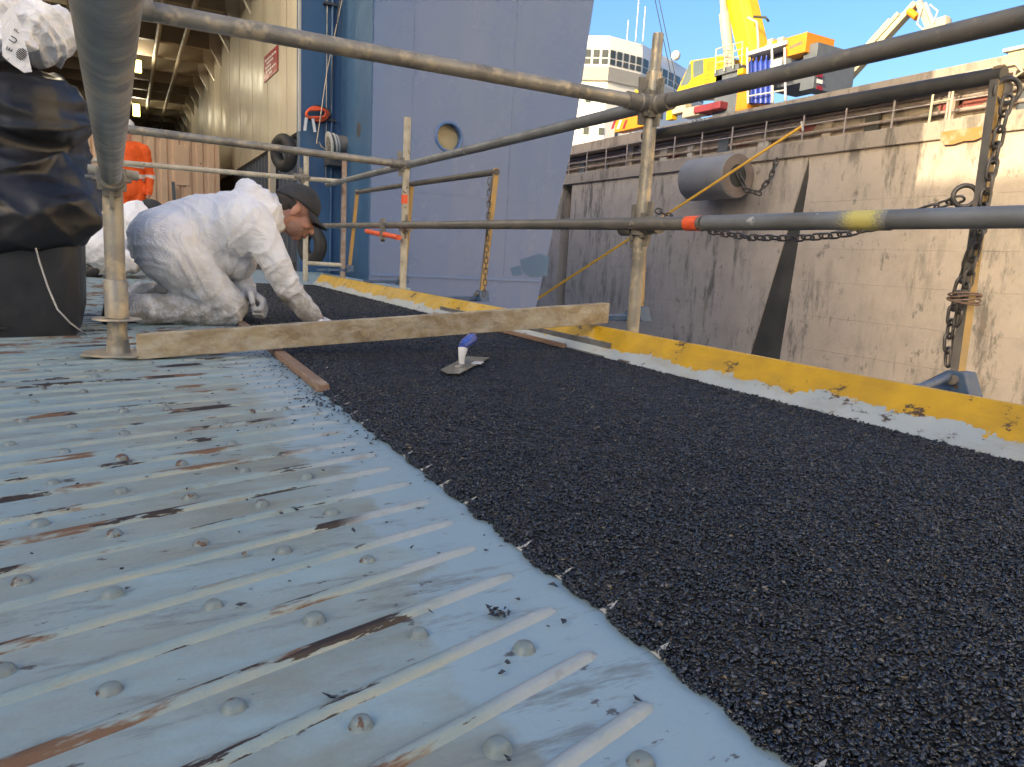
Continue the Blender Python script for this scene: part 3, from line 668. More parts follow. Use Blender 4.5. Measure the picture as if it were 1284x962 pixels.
# ------------------------------------------------------------------ screed beam, battens, angle, trowel
bm_ = MB(); P0, P1 = Vector((.011, 2.105, .001)), Vector((1.515, 2.105, .106))
nb = 30; bv = []; bf = []
for i in range(nb+1):
    c = P0.lerp(P1, i/nb); h = .066+.006*i/nb; e = .0012
    wv = [noise.noise(Vector((i*.31, j_*3.1, 2)))*e for j_ in range(4)]
    bv += [(c.x, c.y-.018+wv[0], c.z), (c.x, c.y+.018, c.z+wv[1]*.3), (c.x, c.y+.018, c.z+h+wv[2]), (c.x, c.y-.018+wv[3], c.z+h+wv[1])]
    if i:
        o4 = (i-1)*4
        for j_ in range(4): bf.append((o4+j_, o4+4+j_, o4+4+(j_+1) % 4, o4+(j_+1) % 4))
bf += [(0, 1, 2, 3), (nb*4+3, nb*4+2, nb*4+1, nb*4)]
beam = MB().add(bv, bf).build('screed_beam', 'beam', bevel=.002); tag(beam, 'long mortar-smeared timber straightedge lying across the black strip onto the kerb', 'beam')
o = MB().bar((.372, 1.56, .010), (.380, 2.95, .010), .028, .018).build('timber_batten', 'batten', bevel=.0025); tag(o, 'reddish-brown batten on the left border of the black strip under the beam', 'batten')
o = MB().bar((1.372, 2.14, .018), (1.372, 3.4, .018), .014, .016).build('timber_batten', 'batten', bevel=.002); tag(o, 'thin pinkish batten beside the metal angle at the kerb foot', 'batten')
an = MB().prism([(1.383, 1.93, .009), (1.420, 1.93, .009), (1.420, 1.93, .055), (1.4165, 1.93, .055), (1.4165, 1.93, .0125), (1.383, 1.93, .0125)], (0, 1.5, 0)).build('metal_angle', 'alu', bevel=.0006)
tag(an, 'grey aluminium angle profile lying along the foot of the kerb', 'metal angle')
tr = thing('plastering_trowel', 'flat steel trowel with a blue handle resting on the black strip', 'trowel', (.84, 1.84, .014))
A_ = [G(*p, .016) for p in ((552, 464), (561, 468.5), (576, 469), (614, 449), (586, 447))]
blade = MB().prism([Vector((p.x, p.y, .0155)) for p in A_], (0, 0, .0018)); blade.build('blade', 'trowel', tr)
dd = (G(600, 448)-G(563, 466)); dd.z = 0; dd.normalize(); cc = (A_[0]+A_[2]+A_[3]+A_[4])/4; cc.z = .0185
sd_ = Vector((-dd.y, dd.x, 0))
MB().bar(cc-dd*.075, cc+dd*.06, .016, .006).build('mounting_bar', 'alu', tr, bevel=.001)
MB().tube([cc-dd*.035, cc-dd*.040+Vector((0, 0, .020)), cc-dd*.030+Vector((0, 0, .046))], [.007, .009, .014], 14).build('shank', 'white', tr, smooth=60)
MB().tube([cc-dd*.040+Vector((0, 0, .052)), cc-dd*.02+Vector((0, 0, .055)), cc+dd*.02+Vector((0, 0, .06)), cc+dd*.06+Vector((0, 0, .064)), cc+dd*.072+Vector((0, 0, .065))], [.010, .0135, .0155, .0165, .012], 18).build('handle', 'blueplastic', tr, smooth=60)
MB().bar(cc+dd*.01+sd_*-.028+Vector((0, 0, -.0005)), cc+dd*.055+sd_*-.028+Vector((0, 0, -.0005)), .028, .001).build('price_sticker', 'white', tr)

# ================================================================== SHIP
ship = thing('ship', 'blue-hulled ship with its beige garage open over the ramp', 'ship', (2.54, 8.4, -7))
HX = [(-9, 3.4), (-4, 4.2), (-2, 4.55), (-.31, 4.873), (.8, 5.08), (1.877, 5.288), (3.7, 5.473), (6, 5.7), (10.4, 6.0)]
hp = [(2.54, 8.4, -9)]+[(x, 8.4, z) for z, x in HX]+[(2.54, 8.4, 10.4)]
hull = MB().prism(hp, (0, 60, 0)).build('hull', 'hull', ship)
pc = PY(563, 172, 8.4)
cut = MB().lathe([(.01, -.3), (.165, -.3), (.165, .16), (.01, .16)], (pc.x, 8.4, pc.z), 40, Matrix.Rotation(R(-90), 4, 'X')).build('cut', 'rim')
bo_ = hull.modifiers.new('b', 'BOOLEAN'); bo_.object = cut; bo_.solver = 'EXACT'
hm_ = bpy.data.meshes.new_from_object(hull.evaluated_get(bpy.context.evaluated_depsgraph_get())); hull.modifiers.clear(); hull.data = hm_; bpy.data.objects.remove(cut)
MB().prism([(2.541, 8.392, -9)]+[(x-.012, 8.392, z) for z, x in HX[:3]]+[(4.86, 8.392, -.33), (2.541, 8.392, -.31)], (0, .006, 0)).build('boot_top', 'hulllow', ship)
MB().box((2.541, 8.387, .028), (4.92, 8.399, .056)).build('rubbing_strake', 'hulllow', ship)
for q_ in (((652, 326), (676, 318), (689, 322), (686, 346), (664, 348), (655, 340)), ((640, 336), (652, 333), (654, 345), (643, 346))):
    MB().prism([(lambda v: (v.x, 8.3955, v.z))(PY(*p, 8.4)) for p in q_], (0, .003, 0)).build('touched_up_paint', 'recess', ship)
pc = PY(563, 172, 8.4)
ph = torus_ring((pc.x, 8.398, pc.z), .168, .017, (0, 1, 0), 32, 10).build('porthole', 'rim', ship, smooth=60)
MB().lathe([(.170, -.012), (.160, -.012), (.160, .15), (.164, .15)], (pc.x, 8.4, pc.z), 40, Matrix.Rotation(R(-90), 4, 'X'), cap=False).build('porthole_tube', 'rim', ph, smooth=40)
MB().lathe([(.01, 0), (.158, 0), (.158, .006), (.01, .006)], (pc.x, 8.50, pc.z), 32, Matrix.Rotation(R(-90), 4, 'X')).build('porthole_cover', 'cover', ph)
for xx in (3.02, 4.35):
    MB().box((xx, 8.3965, .1), (xx+.010, 8.4005, 10.3)).build('plate_weld', 'hull', ship)
for zz, x1 in ((1.05, 5.1), (2.6, 5.33)):
    MB().box((2.545, 8.3968, zz), (x1, 8.4005, zz+.009)).build('plate_weld', 'hull', ship)
# recess, beige inner side
MB().box((2.003, 9.75, -9), (2.536, 9.95, 12)).build('recess_back_wall', 'recess', ship)
MB().box((2.526, 8.41, -9), (2.5395, 9.75, 12)).build('recess_side_wall', 'recess', ship)
eo = PX(450, 163, 2.526)
MB().lathe([(.002, 0), (.09, 0), (.09, .008), (.002, .008)], (2.524, eo.y, eo.z), 24, Matrix.Rotation(R(90), 4, 'Y')).build('fairlead_hole', 'dark', ship)
MB().tube([(2.40, 9.72, 0), (2.40, 9.72, 8)], .02, 10).build('vertical_pipe', 'recess', ship, smooth=60)
MB().tube([(2.33, 9.72, 1.2), (2.33, 9.72, 8)], .009, 8).build('conduit', 'alu', ship, smooth=60)
for z in (1.95, 3.35):
    MB().box((2.28, 9.69, z), (2.45, 9.745, z+.03)).build('pipe_clip', 'dark', ship)
MB().box((2.0, 9.955, 1.80), (2.30, 46, 5.0)).build('garage_side_wall', 'beige', ship)
MB().box((1.985, 9.742, 1.78), (2.012, 9.80, 12)).build('corner_strip', 'lightgrey', ship)
for i in range(9):
    yy = 10.6+i*1.55
    MB().box((1.993, yy, 1.80), (2.001, yy+.018, 4.95)).build('panel_seam', 'beige', ship)
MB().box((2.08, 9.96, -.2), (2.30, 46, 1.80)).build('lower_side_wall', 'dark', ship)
for i in range(16):
    yy = 10.4+i*.32; MB().box((2.03, yy, .1), (2.08, yy+.05, 1.78)).build('louvre_post', 'slate', ship)
pp = PX(342, 220, 1.99)
MB().box((1.94, pp.y-.09, 0), (2.02, pp.y+.09, 1.88)).build('pale_pillar', 'beige', ship)
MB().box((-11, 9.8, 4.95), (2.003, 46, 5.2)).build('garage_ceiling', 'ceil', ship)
for i in range(18):
    yy = 12.2+i*1.5; MB().box((-11, yy, 4.55), (1.75, yy+.16, 4.95)).build('ceiling_beam', 'ceil', ship)
    MB().prism([(1.995, yy+.02, 4.92), (1.995, yy+.02, 4.22), (1.60, yy+.02, 4.92)], (0, .12, 0)).build('beam_knee', 'beige', ship)
for i in range(5):
    MB().tube([(1.2-.5*i, 12, 4.48), (1.2-.5*i, 40, 4.48)], .05, 8).build('ceiling_pipe', 'ceil', ship, smooth=60)
MB().box((-11, 45, 0), (2.0, 45.3, 4.95)).build('garage_end_wall', 'dark', ship)
MB().box((-13, 9.8, -9), (-11, 68, 10.4)).build('port_hull', 'hull', ship)
MB().box((-11, 10.3, 5.2), (2.54, 68, 10.4)).build('upper_hull', 'hull', ship)
for (px, py) in ((173, 83), (171, 138), (120, -60), (60, -200)):  # last two lamps are unseen, added to brighten the garage wall and container
    p = {83: G(173, 83, 4.3), 138: G(171, 138, 4.3), -60: Vector((-2.2, 15.0, 4.35)), -200: Vector((-1.0, 11.6, 4.5))}[py]
    h_ = .34*(p.y/24); w_ = .09*(p.y/24)
    o = MB().box((p.x-w_, p.y, p.z-h_/2), (p.x+w_, p.y+.08, p.z+h_/2)).build('deck_lamp', 'lamp', bevel=.02)
    ld = bpy.data.lights.new('lamp_light', 'POINT'); ld.energy = {-200: 62, -60: 40}.get(py, 18); ld.color = (1, .88, .66); ld.shadow_soft_size = .15
    lo = bpy.data.objects.new('lamp_light', ld); COL.objects.link(lo); lo.location = (p.x, p.y-.35, p.z); adopt(lo, o); tag(o, 'glowing yellow deck lamp, %s, under the garage ceiling' % ({83: 'midway along', 138: 'far down', -60: 'unseen fill added above the container', -200: 'unseen fill added nearest the ramp'}[py]), 'lamp')
# sign on the beige wall
sg = thing('red_sign', 'red notice board with white lettering on the beige garage wall', 'sign', (1.99, 11.9, 2.85))
s1, s2, s3, s4 = (PX(*p, 1.985) for p in ((331, 72), (348, 56), (331, 104), (348, 88)))
MB().prism([s1, s2, s4, s3], (.012, 0, 0)).build('board', 'red', sg)
for i, (a0, a1) in enumerate(((.08, .92), (.22, .72), (.12, .55), (.15, .9), (.4, .62))):
    t0 = .17+.155*i
    lt = lambda u, v: s1.lerp(s2, u).lerp(s3.lerp(s4, u), v)+Vector((-.003, 0, 0))
    n_w = 5 if i != 4 else 2
    for k_ in range(n_w):
        u0 = a0+(a1-a0)*(k_+.08)/n_w; u1 = a0+(a1-a0)*(k_+.85)/n_w
        MB().prism([lt(u0, t0), lt(u1, t0), lt(u1, t0+.075), lt(u0, t0+.075)], (.002, 0, 0)).build('lettering', 'white', sg)
# orange cord bundle, winch, tyres, ropes in the recess
ob = thing('orange_cord_bundle', 'coiled orange cord bundle with white tags hung on the recess wall', 'cord', (2.2, 9.6, 2.0))
oc = PY(396, 143, 9.68)
for i in range(4):
    pts = [oc+Vector(((.12+.012*i)*math.cos(t)+.01*i, -.03+.012*i, (.055+.012*i)*math.sin(t)+.02*math.cos(t)+.01*math.sin(3*t+i))) for t in np.linspace(0, 2*math.pi, 25)[:-1]]
    MB().tube(pts, .016, 8, closed=True).build('coil', 'orangetape' if i < 3 else 'wires', ob, smooth=60)
for dx in (-.13, -.05):
    MB().bar(oc+Vector((dx, -.05, -.07)), oc+Vector((dx+(-.02 if dx < -.1 else .03), -.05, -.23)), .035, .006, (0, 1, 0)).build('tag', 'white', ob)
for i, (pa, pb, mt) in enumerate((((430, -5), (397, 180), 'tan'), ((427, -5), (414, 145), 'wires'), ((400, 178), (412, 190), 'tan'))):
    o = MB().tube([PY(*pa, 9.6), PY((pa[0]+pb[0])/2-3, (pa[1]+pb[1])/2, 9.6), PY(*pb, 9.6)], .008, 6).build('hanging_line', mt, smooth=60)
    tag(o, ('pale rope hanging down the recess to the winch', 'black cable hanging down the recess to the orange cord', 'loose rope tail beside the winch drum')[i], 'rope')
wn = thing('winch', 'grey winch drum with flanges mounted in the blue recess', 'winch', (2.4, 9.4, 1.5))
wa = PY(412, 182, 9.5); wb = PY(434, 181, 9.5)
ax = (wb-wa).normalized(); rotw = ax.to_track_quat('Z', 'Y').to_matrix().to_4x4(); Lw = (wb-wa).length
MB().lathe([(.05, 0), (.11, .0), (.11, Lw), (.05, Lw)], wa, 20, rotw).build('drum', 'steelgrey', wn, smooth=40)
for i, u in enumerate((.0, .25, .42, .85)):
    MB().lathe([(.05, 0), (.165-.02*i, 0), (.165-.02*i, .022), (.05, .022)], wa.lerp(wb, u), 24, rotw).build('flange', 'lightgrey' if i in (0, 1, 2) else 'steelgrey', wn, smooth=40)
MB().box((wa.x, 9.5, wa.z-.24), (wb.x, 9.74, wa.z-.12)).build('bracket', 'dark', wn)
def tyre(label, c, Ro, r, nrm):
    t = thing('tyre_fender', label, 'tyre', c)
    torus_ring(c, Ro, r, nrm, 28, 12).build('tyre', 'tyre', t, smooth=60)
tyre('black tyre hung at the lower end of the beige wall', PY(356, 192, 9.5), .16, .075, (.9, .4, .1))
tyre('black tyre low in the shade behind the cap wearer', PY(391, 308, 8.9), .17, .075, (.9, .4, 0))
# container and plant inside
ct = thing('shipping_container', 'salmon-pink corrugated container parked inside the garage', 'container', (.5, 16, 0))
cx0, cx1 = -.95, 1.69
pv = []; xx = cx0+.08; st = 0
prof = []
while xx < cx1-.10:
    prof += [(xx, 16.0), (xx+.095, 16.0), (xx+.125, 16.035), (xx+.185, 16.035)]; xx += .215
prof.append((cx1-.08, 16.0))
cv = []; cf = []
for i, (x, y) in enumerate(prof):
    cv += [(x, y, .16), (x, y, 2.28)]
    if i: cf.append((2*i-2, 2*i, 2*i+1, 2*i-1))
MB().add(cv, cf).build('corrugated_panel', 'container', ct)
MB().box((cx0, 15.985, 0), (cx0+.08, 16.1, 2.40)).box((cx1-.08, 15.985, 0), (cx1, 16.1, 2.40)).box((cx0+.08, 15.98, 2.28), (cx1-.08, 16.1, 2.41)).box((cx0+.08, 15.98, 0), (cx1-.08, 16.1, .16)).build('frame', 'container', ct)
MB().box((cx0, 16.1, .0), (cx1, 22.0, 2.40)).build('box_body', 'container', ct)
MB().box((.88, 15.975, 1.4), (1.13, 15.999, 2.17)).build('hatch', 'container', ct)
MB().bar(PY(217, 228, 15.8), PY(219, 262, 15.8), .06, .04, (0, 1, 0)).build('lock_rod', 'slate', ct)

# ================================================================== DOCK WALL
WX = 18.0
wall = thing('dock_wall', 'tall weathered concrete dock wall with lift joints and dark stains', 'dock wall', (WX, 20, -9))
lifts = [-9, -4.9, -3.9, -2.87, -1.86, -.88, .14, 1.1, 2.45, 3.82]
for i in range(len(lifts)-1):
    z0, z1 = lifts[i], lifts[i+1]
    for (ya, yb) in ((-60, 15.1), (17.4, 28.4), (29.2, 150)):
        # each pour is a separate slab face with a shallow recessed joint
        off = random.uniform(-.003, .003)
        MB().box((WX+off, ya, z0+.002), (19.6, yb, z1-.002)).build('concrete_lift', 'conc', wall, bevel=.005)
MB().box((WX+.05, -60, -9), (19.55, 150, 3.8)).build('joint_backing', 'concdark', wall) if False else None
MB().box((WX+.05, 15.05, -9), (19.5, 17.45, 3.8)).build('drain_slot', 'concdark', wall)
# cheeks either side narrow the shallow wet drain groove towards its top
def yz(p, q, z): a_, b_ = PX(*p, WX), PX(*q, WX); return a_.y+(b_.y-a_.y)*(z-a_.z)/(b_.z-a_.z)
LE = lambda z: yz((1006, 225), (940, 445), z); RE = lambda z: yz((1014, 222), (978, 447), z)
zt = PX(1010, 222, WX).z
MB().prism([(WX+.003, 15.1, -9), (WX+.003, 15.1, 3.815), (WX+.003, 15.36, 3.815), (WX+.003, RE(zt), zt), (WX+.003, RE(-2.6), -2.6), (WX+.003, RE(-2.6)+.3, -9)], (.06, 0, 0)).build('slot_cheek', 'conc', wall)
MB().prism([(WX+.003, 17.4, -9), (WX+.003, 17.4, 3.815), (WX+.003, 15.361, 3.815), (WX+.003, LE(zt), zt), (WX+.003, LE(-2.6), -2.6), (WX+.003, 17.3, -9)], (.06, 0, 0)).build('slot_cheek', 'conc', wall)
MB().box((WX+.5, 28.35, -9), (19.5, 29.25, 3.8)).build('ladder_recess', 'concdark', wall)
MB().box((WX-.10, -60, 3.82), (19.6, 150, 4.27)).build('walkway_beam', 'conc2', wall, bevel=.02)
MB().box((WX+.75, -60, 4.27), (19.6, 150, 5.16)).build('gallery_wall', 'conc2', wall)
MB().box((WX+.02, -60, 5.17), (20.2, 150, 5.56)).build('coping', 'conc2', wall, bevel=.02)
MB().box((20.2, -60, 5.0), (21.2, 150, 5.5)).build('quay_strip', 'conc2', wall)
for z, r_ in ((4.95, .07), (4.62, .05), (5.07, .045)):
    MB().tube([(WX+.62, -20, z), (WX+.62, 60, z)], r_, 10).build('service_pipe', 'railgrey', wall, smooth=60)
for i in range(26):
    yy = 4+i*1.9+random.uniform(-.3, .3); w_ = random.uniform(.12, .5)
    MB().box((WX+.55+random.uniform(0, .1), yy, 4.3), (WX+.74, yy+w_, 4.3+random.uniform(.3, .8))).build('service_box', random.choice(['concdark', 'railgrey', 'slate', 'conc2', 'lightgrey']), wall)
for (px, py) in ((790, 180), (806, 178)):
    p = PX(px, py, WX+.5); MB().box((WX+.5, p.y-.22, p.z-.38), (WX+.54, p.y+.22, p.z+.38)).build('pale_panel', 'lightgrey', wall)
for (px, py, w_, h_) in ((1215, 125, .5, .32), (1190, 128, .35, .4), (930, 180, .5, .12), (845, 195, .4, .1), (1130, 128, .3, .25), (1010, 160, .35, .2)):
    p = PX(px, py, WX+.7); q = [(WX+.742, p.y+w_*math.cos(a_)*(1+.3*math.sin(3*a_)), min(5.14, max(4.3, p.z+h_*math.sin(a_)*(1+.25*math.cos(2*a_))))) for a_ in np.linspace(0, 2*math.pi, 17)[:-1]]
    MB().prism(q, (.006, 0, 0)).build('red_paint_splash', 'reddust', wall)
MB().box((WX-.104, 8.3, 3.95), (WX-.101, 11.2, 4.22)).build('rust_patch', 'orange', wall) if False else None
rs_ = [PX(*p, WX-.104) for p in ((1180, 166), (1196, 163), (1215, 161), (1232, 158), (1231, 172), (1222, 176), (1208, 177), (1196, 181), (1184, 182), (1179, 175))]
MB().prism([(WX-.104, p.y, min(4.25, p.z)) for p in rs_], (.003, 0, 0)).build('rust_stain', 'ruststain', wall)
# painted number on the coping
p = PX(876, 152, WX)
MB().box((WX+.014, p.y-.50, 5.24), (WX+.0195, p.y+.55, 5.54)).build('number_patch', 'lightgrey', wall)
def lettering(txt, size, loc, rot, mat, parent, name='lettering', ext=.002):
    cu = bpy.data.curves.new('t', 'FONT'); cu.body = txt; cu.size = size; cu.extrude = ext; cu.align_x = 'CENTER'; cu.align_y = 'CENTER'
    o = bpy.data.objects.new('t', cu); COL.objects.link(o)
    me = bpy.data.meshes.new_from_object(o.evaluated_get(bpy.context.evaluated_depsgraph_get())); bpy.data.objects.remove(o)
    me.materials.clear(); me.materials.append(M[mat])
    o = bpy.data.objects.new(name, me); COL.objects.link(o); o.location = loc; o.rotation_euler = rot; adopt(o, parent); return o
lettering('2201', .40, (WX+.008, p.y, 5.39), (R(90), 0, R(-90)), 'slate', wall)
p2 = PX(840, 176, WX+.7); lettering('22', .3, (WX+.735, p2.y, 4.85), (R(90), 0, R(-90)), 'lightgrey', wall)
# guard railing on the walkway
gr = thing('dock_railing', 'faded two-bar railing along the dock wall walkway', 'railing', (WX, 20, 4.27))
yy = 9.9
while yy < 45:
    MB().tube([(WX-.02, yy, 4.27), (WX-.02, yy, 5.16)], .028, 8).build('post', 'railgrey', gr, smooth=60); yy += 1.45
for z in (5.14, 4.72): MB().tube([(WX-.02, 9.9, z), (WX-.02, 45, z)], .022, 8).build('rail', 'railgrey', gr, smooth=60)
lh = thing('ladder_hoops', 'bent tube ladder handrails at the gap in the dock railing', 'ladder', (WX, 11.4, 4.27))
for yy in (11.75, 11.25):
    MB().tube([(WX-.05, yy, 4.2), (WX-.05, yy, 5.05), (WX-.03, yy-.05, 5.22), (WX+.1, yy-.12, 5.30), (WX+.5, yy-.2, 5.34)], .03, 8).build('hoop', 'cream', lh, smooth=60)
for yy in (10.6,):
    MB().tube([(WX-.04, 11.2, 4.98), (WX-.04, 9.9, 4.99), (WX-.04, 9.72, 5.1), (WX-.04, 9.9, 5.3), (WX-.04, 11.0, 5.32)], .03, 8).build('side_bar', 'cream', lh, smooth=60)
MB().tube([(WX-.05, 11.75, 4.75), (WX-.05, 11.25, 4.75)], .022, 8).build('rung', 'cream', lh, smooth=60)
# cylindrical fender
fp = PX(918, 220, WX-.72)
fe = thing('cylindrical_fender', 'big hollow rubber cylinder fender hung on the dock wall', 'fender', (WX-.72, fp.y, fp.z-.7))
fr_, fl = .70, 2.1
y0_ = PX(922, 220, WX-.7).y-.15
zc = PX(922, 221, WX-.7).z
mrot = Matrix.Rotation(R(-90), 4, 'X')
MB().lathe([(fr_-.03, .02), (fr_, .05), (fr_, fl-.05), (fr_-.03, fl)], (WX-.73, y0_, zc), 40, mrot).build('outer_drum', 'fenderrub', fe, smooth=40)
pts = [(.36, .10), (.36, .0), (fr_-.03, .0), (fr_-.03, .03)]
fm = MB(); nn = 40
for r0, r1, z0, z1 in ((.36, fr_-.03, -.004, -.004),):
    vs_ = []; fs_ = []
    for j_ in range(nn):
        t = 2*math.pi*j_/nn
        vs_ += [(WX-.73+r0*math.cos(t), y0_+z0, zc+r0*math.sin(t)), (WX-.73+r1*math.cos(t), y0_+z1, zc+r1*math.sin(t))]
    fs_ = [(2*j_, 2*j_+1, (2*j_+3) % (2*nn), (2*j_+2) % (2*nn)) for j_ in range(nn)]
    fm.add(vs_, fs_)
fm.build('end_face', 'fenderend', fe)
bore = MB(); vs_ = []
for j_ in range(nn):
    t = 2*math.pi*j_/nn; vs_ += [(WX-.73+.36*math.cos(t), y0_-.004, zc+.36*math.sin(t)), (WX-.73+.36*math.cos(t), y0_+1.2, zc+.36*math.sin(t))]
# bore is shown by a dark recessed plug just behind the ring
MB().lathe([(.002, 0), (.36, 0), (.36, .01), (.002, .01)], (WX-.73, y0_+.012, zc), 32, mrot).build('bore', 'concdark', fe)
cpts = [(WX-.75, y0_-.02, zc+.05), (WX-.60, y0_-.30, zc-.45), (WX-.45, y0_-.65, zc-.55), (WX-.3, y0_-.95, zc-.1), (WX-.2, y0_-1.05, zc+.55)]
chain('heavy galvanised chain looped out of the fender bore', cpts, .26, .13, .026)
# rope
ra, rb = PX(1006, 158, WX-.06), None
r_ = ray(672, 376); rb = EYE+r_*(24/f0.length/ (r_.normalized().dot(f0.normalized())*r_.length/f0.length)) if False else EYE+r_*24
rp = thing('mooring_rope', 'taut yellow rope slanting down across the dock wall past the fender', 'rope', ra)
MB().tube([ra.lerp(rb, t) for t in (0, .25, .5, .75, 1, 1.2)], .042, 10).build('rope', 'rope', rp, smooth=60)
MB().tube([ra+Vector((0, .05, .12)), ra+Vector((-.02, 0, -.02)), ra+Vector((0, -.05, -.14))], .035, 8).build('lashing', 'lightgrey', rp, smooth=60)

# ================================================================== CRANE on the quay
CXF = 20.6   # plane of the crane's side towards the dock
cn = thing('mobile_crane', 'yellow mobile crane standing on the quay above the dock wall', 'crane', (22, 22, 5.5))
def cpx(px, py, X=CXF): return PX(px, py, X)
def cbox(name, x0, y0, x1, y1, mat, dX=0, depth=1.2, parent=cn, bevel=.02):
    """box whose side towards the dock spans the given picture corners"""
    X = CXF+dX; a_, b_ = PX(x0, y0, X), PX(x1, y1, X); c_ = PX((x0+x1)/2, y0, X); d_ = PX((x0+x1)/2, y1, X)
    return MB().box((X, b_.y, d_.z), (X+depth, a_.y, c_.z)).build(name, mat, parent, bevel=bevel)
X = CXF
cabp = [PX(*p, X) for p in ((846, 120), (866, 76), (906, 70), (906, 112), (896, 118))]
cab = MB().prism(cabp, (1.5, 0, 0)).build('cab', 'yellow', cn, bevel=.03)
MB().prism([PX(*p, X-.012) for p in ((853, 108), (864, 81), (866.5, 79.5), (866.5, 99), (862, 106))], (.01, 0, 0)).build('side_window', 'glass', cab)
MB().prism([PX(*p, X-.012) for p in ((869, 98), (869, 77), (882, 74.5), (882, 92))], (.01, 0, 0)).build('side_window', 'glass', cab)
MB().prism([PX(*p, X-.012) for p in ((886, 90), (886, 76), (896, 76), (896, 88))], (.01, 0, 0)).build('rear_window', 'orange', cab)
for i in range(4):
    MB().prism([PX(*p, X-.014) for p in ((883+i*.3, 94+i*5), (889+i*.3, 92+i*5), (889+i*.3, 95+i*5), (883+i*.3, 97+i*5))], (.012, 0, 0)).build('step', 'orange', cab)
cbox('turntable_box', 897, 106, 930, 150, 'slate', .1)
cbox('control_box_lid', 896, 84, 925, 92, 'slate', -.1)
cbox('control_box', 898, 92, 923, 108, 'slate', 0)
cbox('chassis_deck', 780, 152, 1010, 165, 'slate', .3, 2.2)
for i in range(2): cbox('light_pod', 925, 86+i*10, 931, 93+i*10, 'yellow', -.1, .3)
fr2 = cbox('cylinder_rack', 936, 58, 985, 63, 'lightgrey', -.1, 1.3, bevel=.01)
for px in (937, 968, 984):
    MB().tube([PX(px, 60, X-.1), PX(px+1, 130, X-.1)], .045, 8).build('rack_post', 'lightgrey', fr2, smooth=60)
for i in range(5):
    px = 942+i*6.3; a_ = PX(px, 76-i*.5, X+.15); b_ = PX(px, 130, X+.15)
    MB().tube([b_, a_-Vector((0, 0, .12)), a_-Vector((0, 0, .04)), a_, a_+Vector((0, 0, .12))], [.095, .095, .07, .035, .035], 12).build('gas_cylinder', 'gasblue', cn, smooth=50)
for py in (96, 118): MB().tube([PX(937, py+3, X-.12), PX(985, py-5, X-.12)], .03, 8).build('rack_bar', 'lightgrey', fr2, smooth=60)
cbox('notice_panel', 967, 74, 979, 88, 'lightgrey', -.15, .05)
cbox('rear_frame', 966, 62, 1006, 108, 'slate', .5, 1.6)
ew = cbox('winch_housing', 987, 44, 1009, 68, 'orange', .0, 1.4)
wp = PX(998, 58, X-.004)
for i in range(6): MB().box((X-.006, wp.y+.2-.09*i, wp.z-.04+.012*i), (X-.003, wp.y+.26-.09*i, wp.z+.05+.012*i)).build('lettering', 'slate', ew)
cw = cbox('counterweight', 1009, 56, 1019, 112, 'slate', .2, 2.0)
for i in range(6):
    p = PX(1020, 66+i*8, X+.1); MB().box((X+.25+.0, p.y-.02, p.z-.13), (X+.55, p.y-.012, p.z)).build('hazard_stripe', 'red' if i % 2 else 'white', cw)
cbox('engine_cowl', 925, 108, 936, 140, 'orange', 0)
cbox('maroon_cover', 870, 130, 902, 139, 'maroon', -.3, .8, bevel=.05)
cbox('outrigger_beam', 772, 147, 808, 162, 'orange', -.2, .5)
for i in range(3):
    MB().prism([PX(*p, X-.21) for p in ((766+i*7, 162), (770+i*7, 151), (773+i*7, 150), (769+i*7, 161.5))], (.01, 0, 0)).build('hazard_stripe', 'white' if i % 2 else 'red', cn)
cbox('hose_reel', 842, 131, 858, 142, 'cream', -.2, .4, bevel=.05); cbox('deck_fitting', 836, 138, 842, 150, 'yellow', -.2, .3)
cbox('tool_roll', 856, 134, 876, 146, 'tan', -.2, .5, bevel=.06)
# boom and ram
bA, bB = PX(950, 84, X+.8), PX(903, -120, X+.8)
d_ = (bB-bA).normalized(); side = Vector((1, 0, 0)); nrm = d_.cross(side).normalized()
def boombox(p, q, w, h):
    mb = MB(); vs_ = []
    for c in (p, q):
        for a_, b_ in ((-1, -.5), (-.55, -1), (.55, -1), (1, -.5), (1, .8), (-1, .8)): vs_.append(c+side*(a_*w/2)+nrm*(b_*h/2))
    return mb.add(vs_, [tuple(range(6))[::-1], tuple(range(6, 12))]+[(i, (i+1) % 6, 6+(i+1) % 6, 6+i) for i in range(6)])
bo = boombox(bA, bB, .95, .95).build('boom', 'yellow', cn, bevel=.03)
MB().tube([PX(938, 22, X+.1), PX(949, 28, X+.05), PX(951, 55, X+.05), PX(950, 66, X+.1)], .05, 8).build('hose', 'tan', bo, smooth=60)
MB().tube([PX(945, 21, X+.1), PX(960, 22, X+.15), PX(964, 27, X+.3)], .04, 8).build('hose', 'wires', bo, smooth=60)
MB().tube([PX(916, 88, X+.2), PX(908, 18, X+.2)], .20, 16).tube([PX(908, 18, X+.2), PX(902, -60, X+.2)], .13, 14).build('luffing_ram', 'tan', cn, smooth=50)
# handrail round the deck of the crane
hr = [(898, 88, 60), (908, 84, 57), (932, 76, 52)]
for py_off in (0, 9, 17):
    MB().tube([PX(898, 62+py_off, X-.2), PX(932, 52+py_off, X-.2)], .025, 8).build('deck_rail', 'cream', cn, smooth=60)
for px, py in ((898, 62), (909, 59), (920, 56), (931, 52)): MB().tube([PX(px, py, X-.2), PX(px-1, py+30, X-.2)], .025, 8).build('deck_rail_post', 'cream', cn, smooth=60)
for i, ((xa, ya), (xb, yb)) in enumerate((((815, -30), (846, 116)), ((820, -30), (850, 112)))):
    MB().tube([PX(xa, ya, X+1), PX(xb, yb, X+.6)], .018, 6).build('stay_cable', 'wires', cn, smooth=60)
for (px, py, mt) in ((975, 52, 'cream'), (968, 56, 'orange'), (958, 62, 'cream'), (962, 54, 'tan')): cbox('fitting', px, py-5, px+6, py+3, mt, .3, .3)
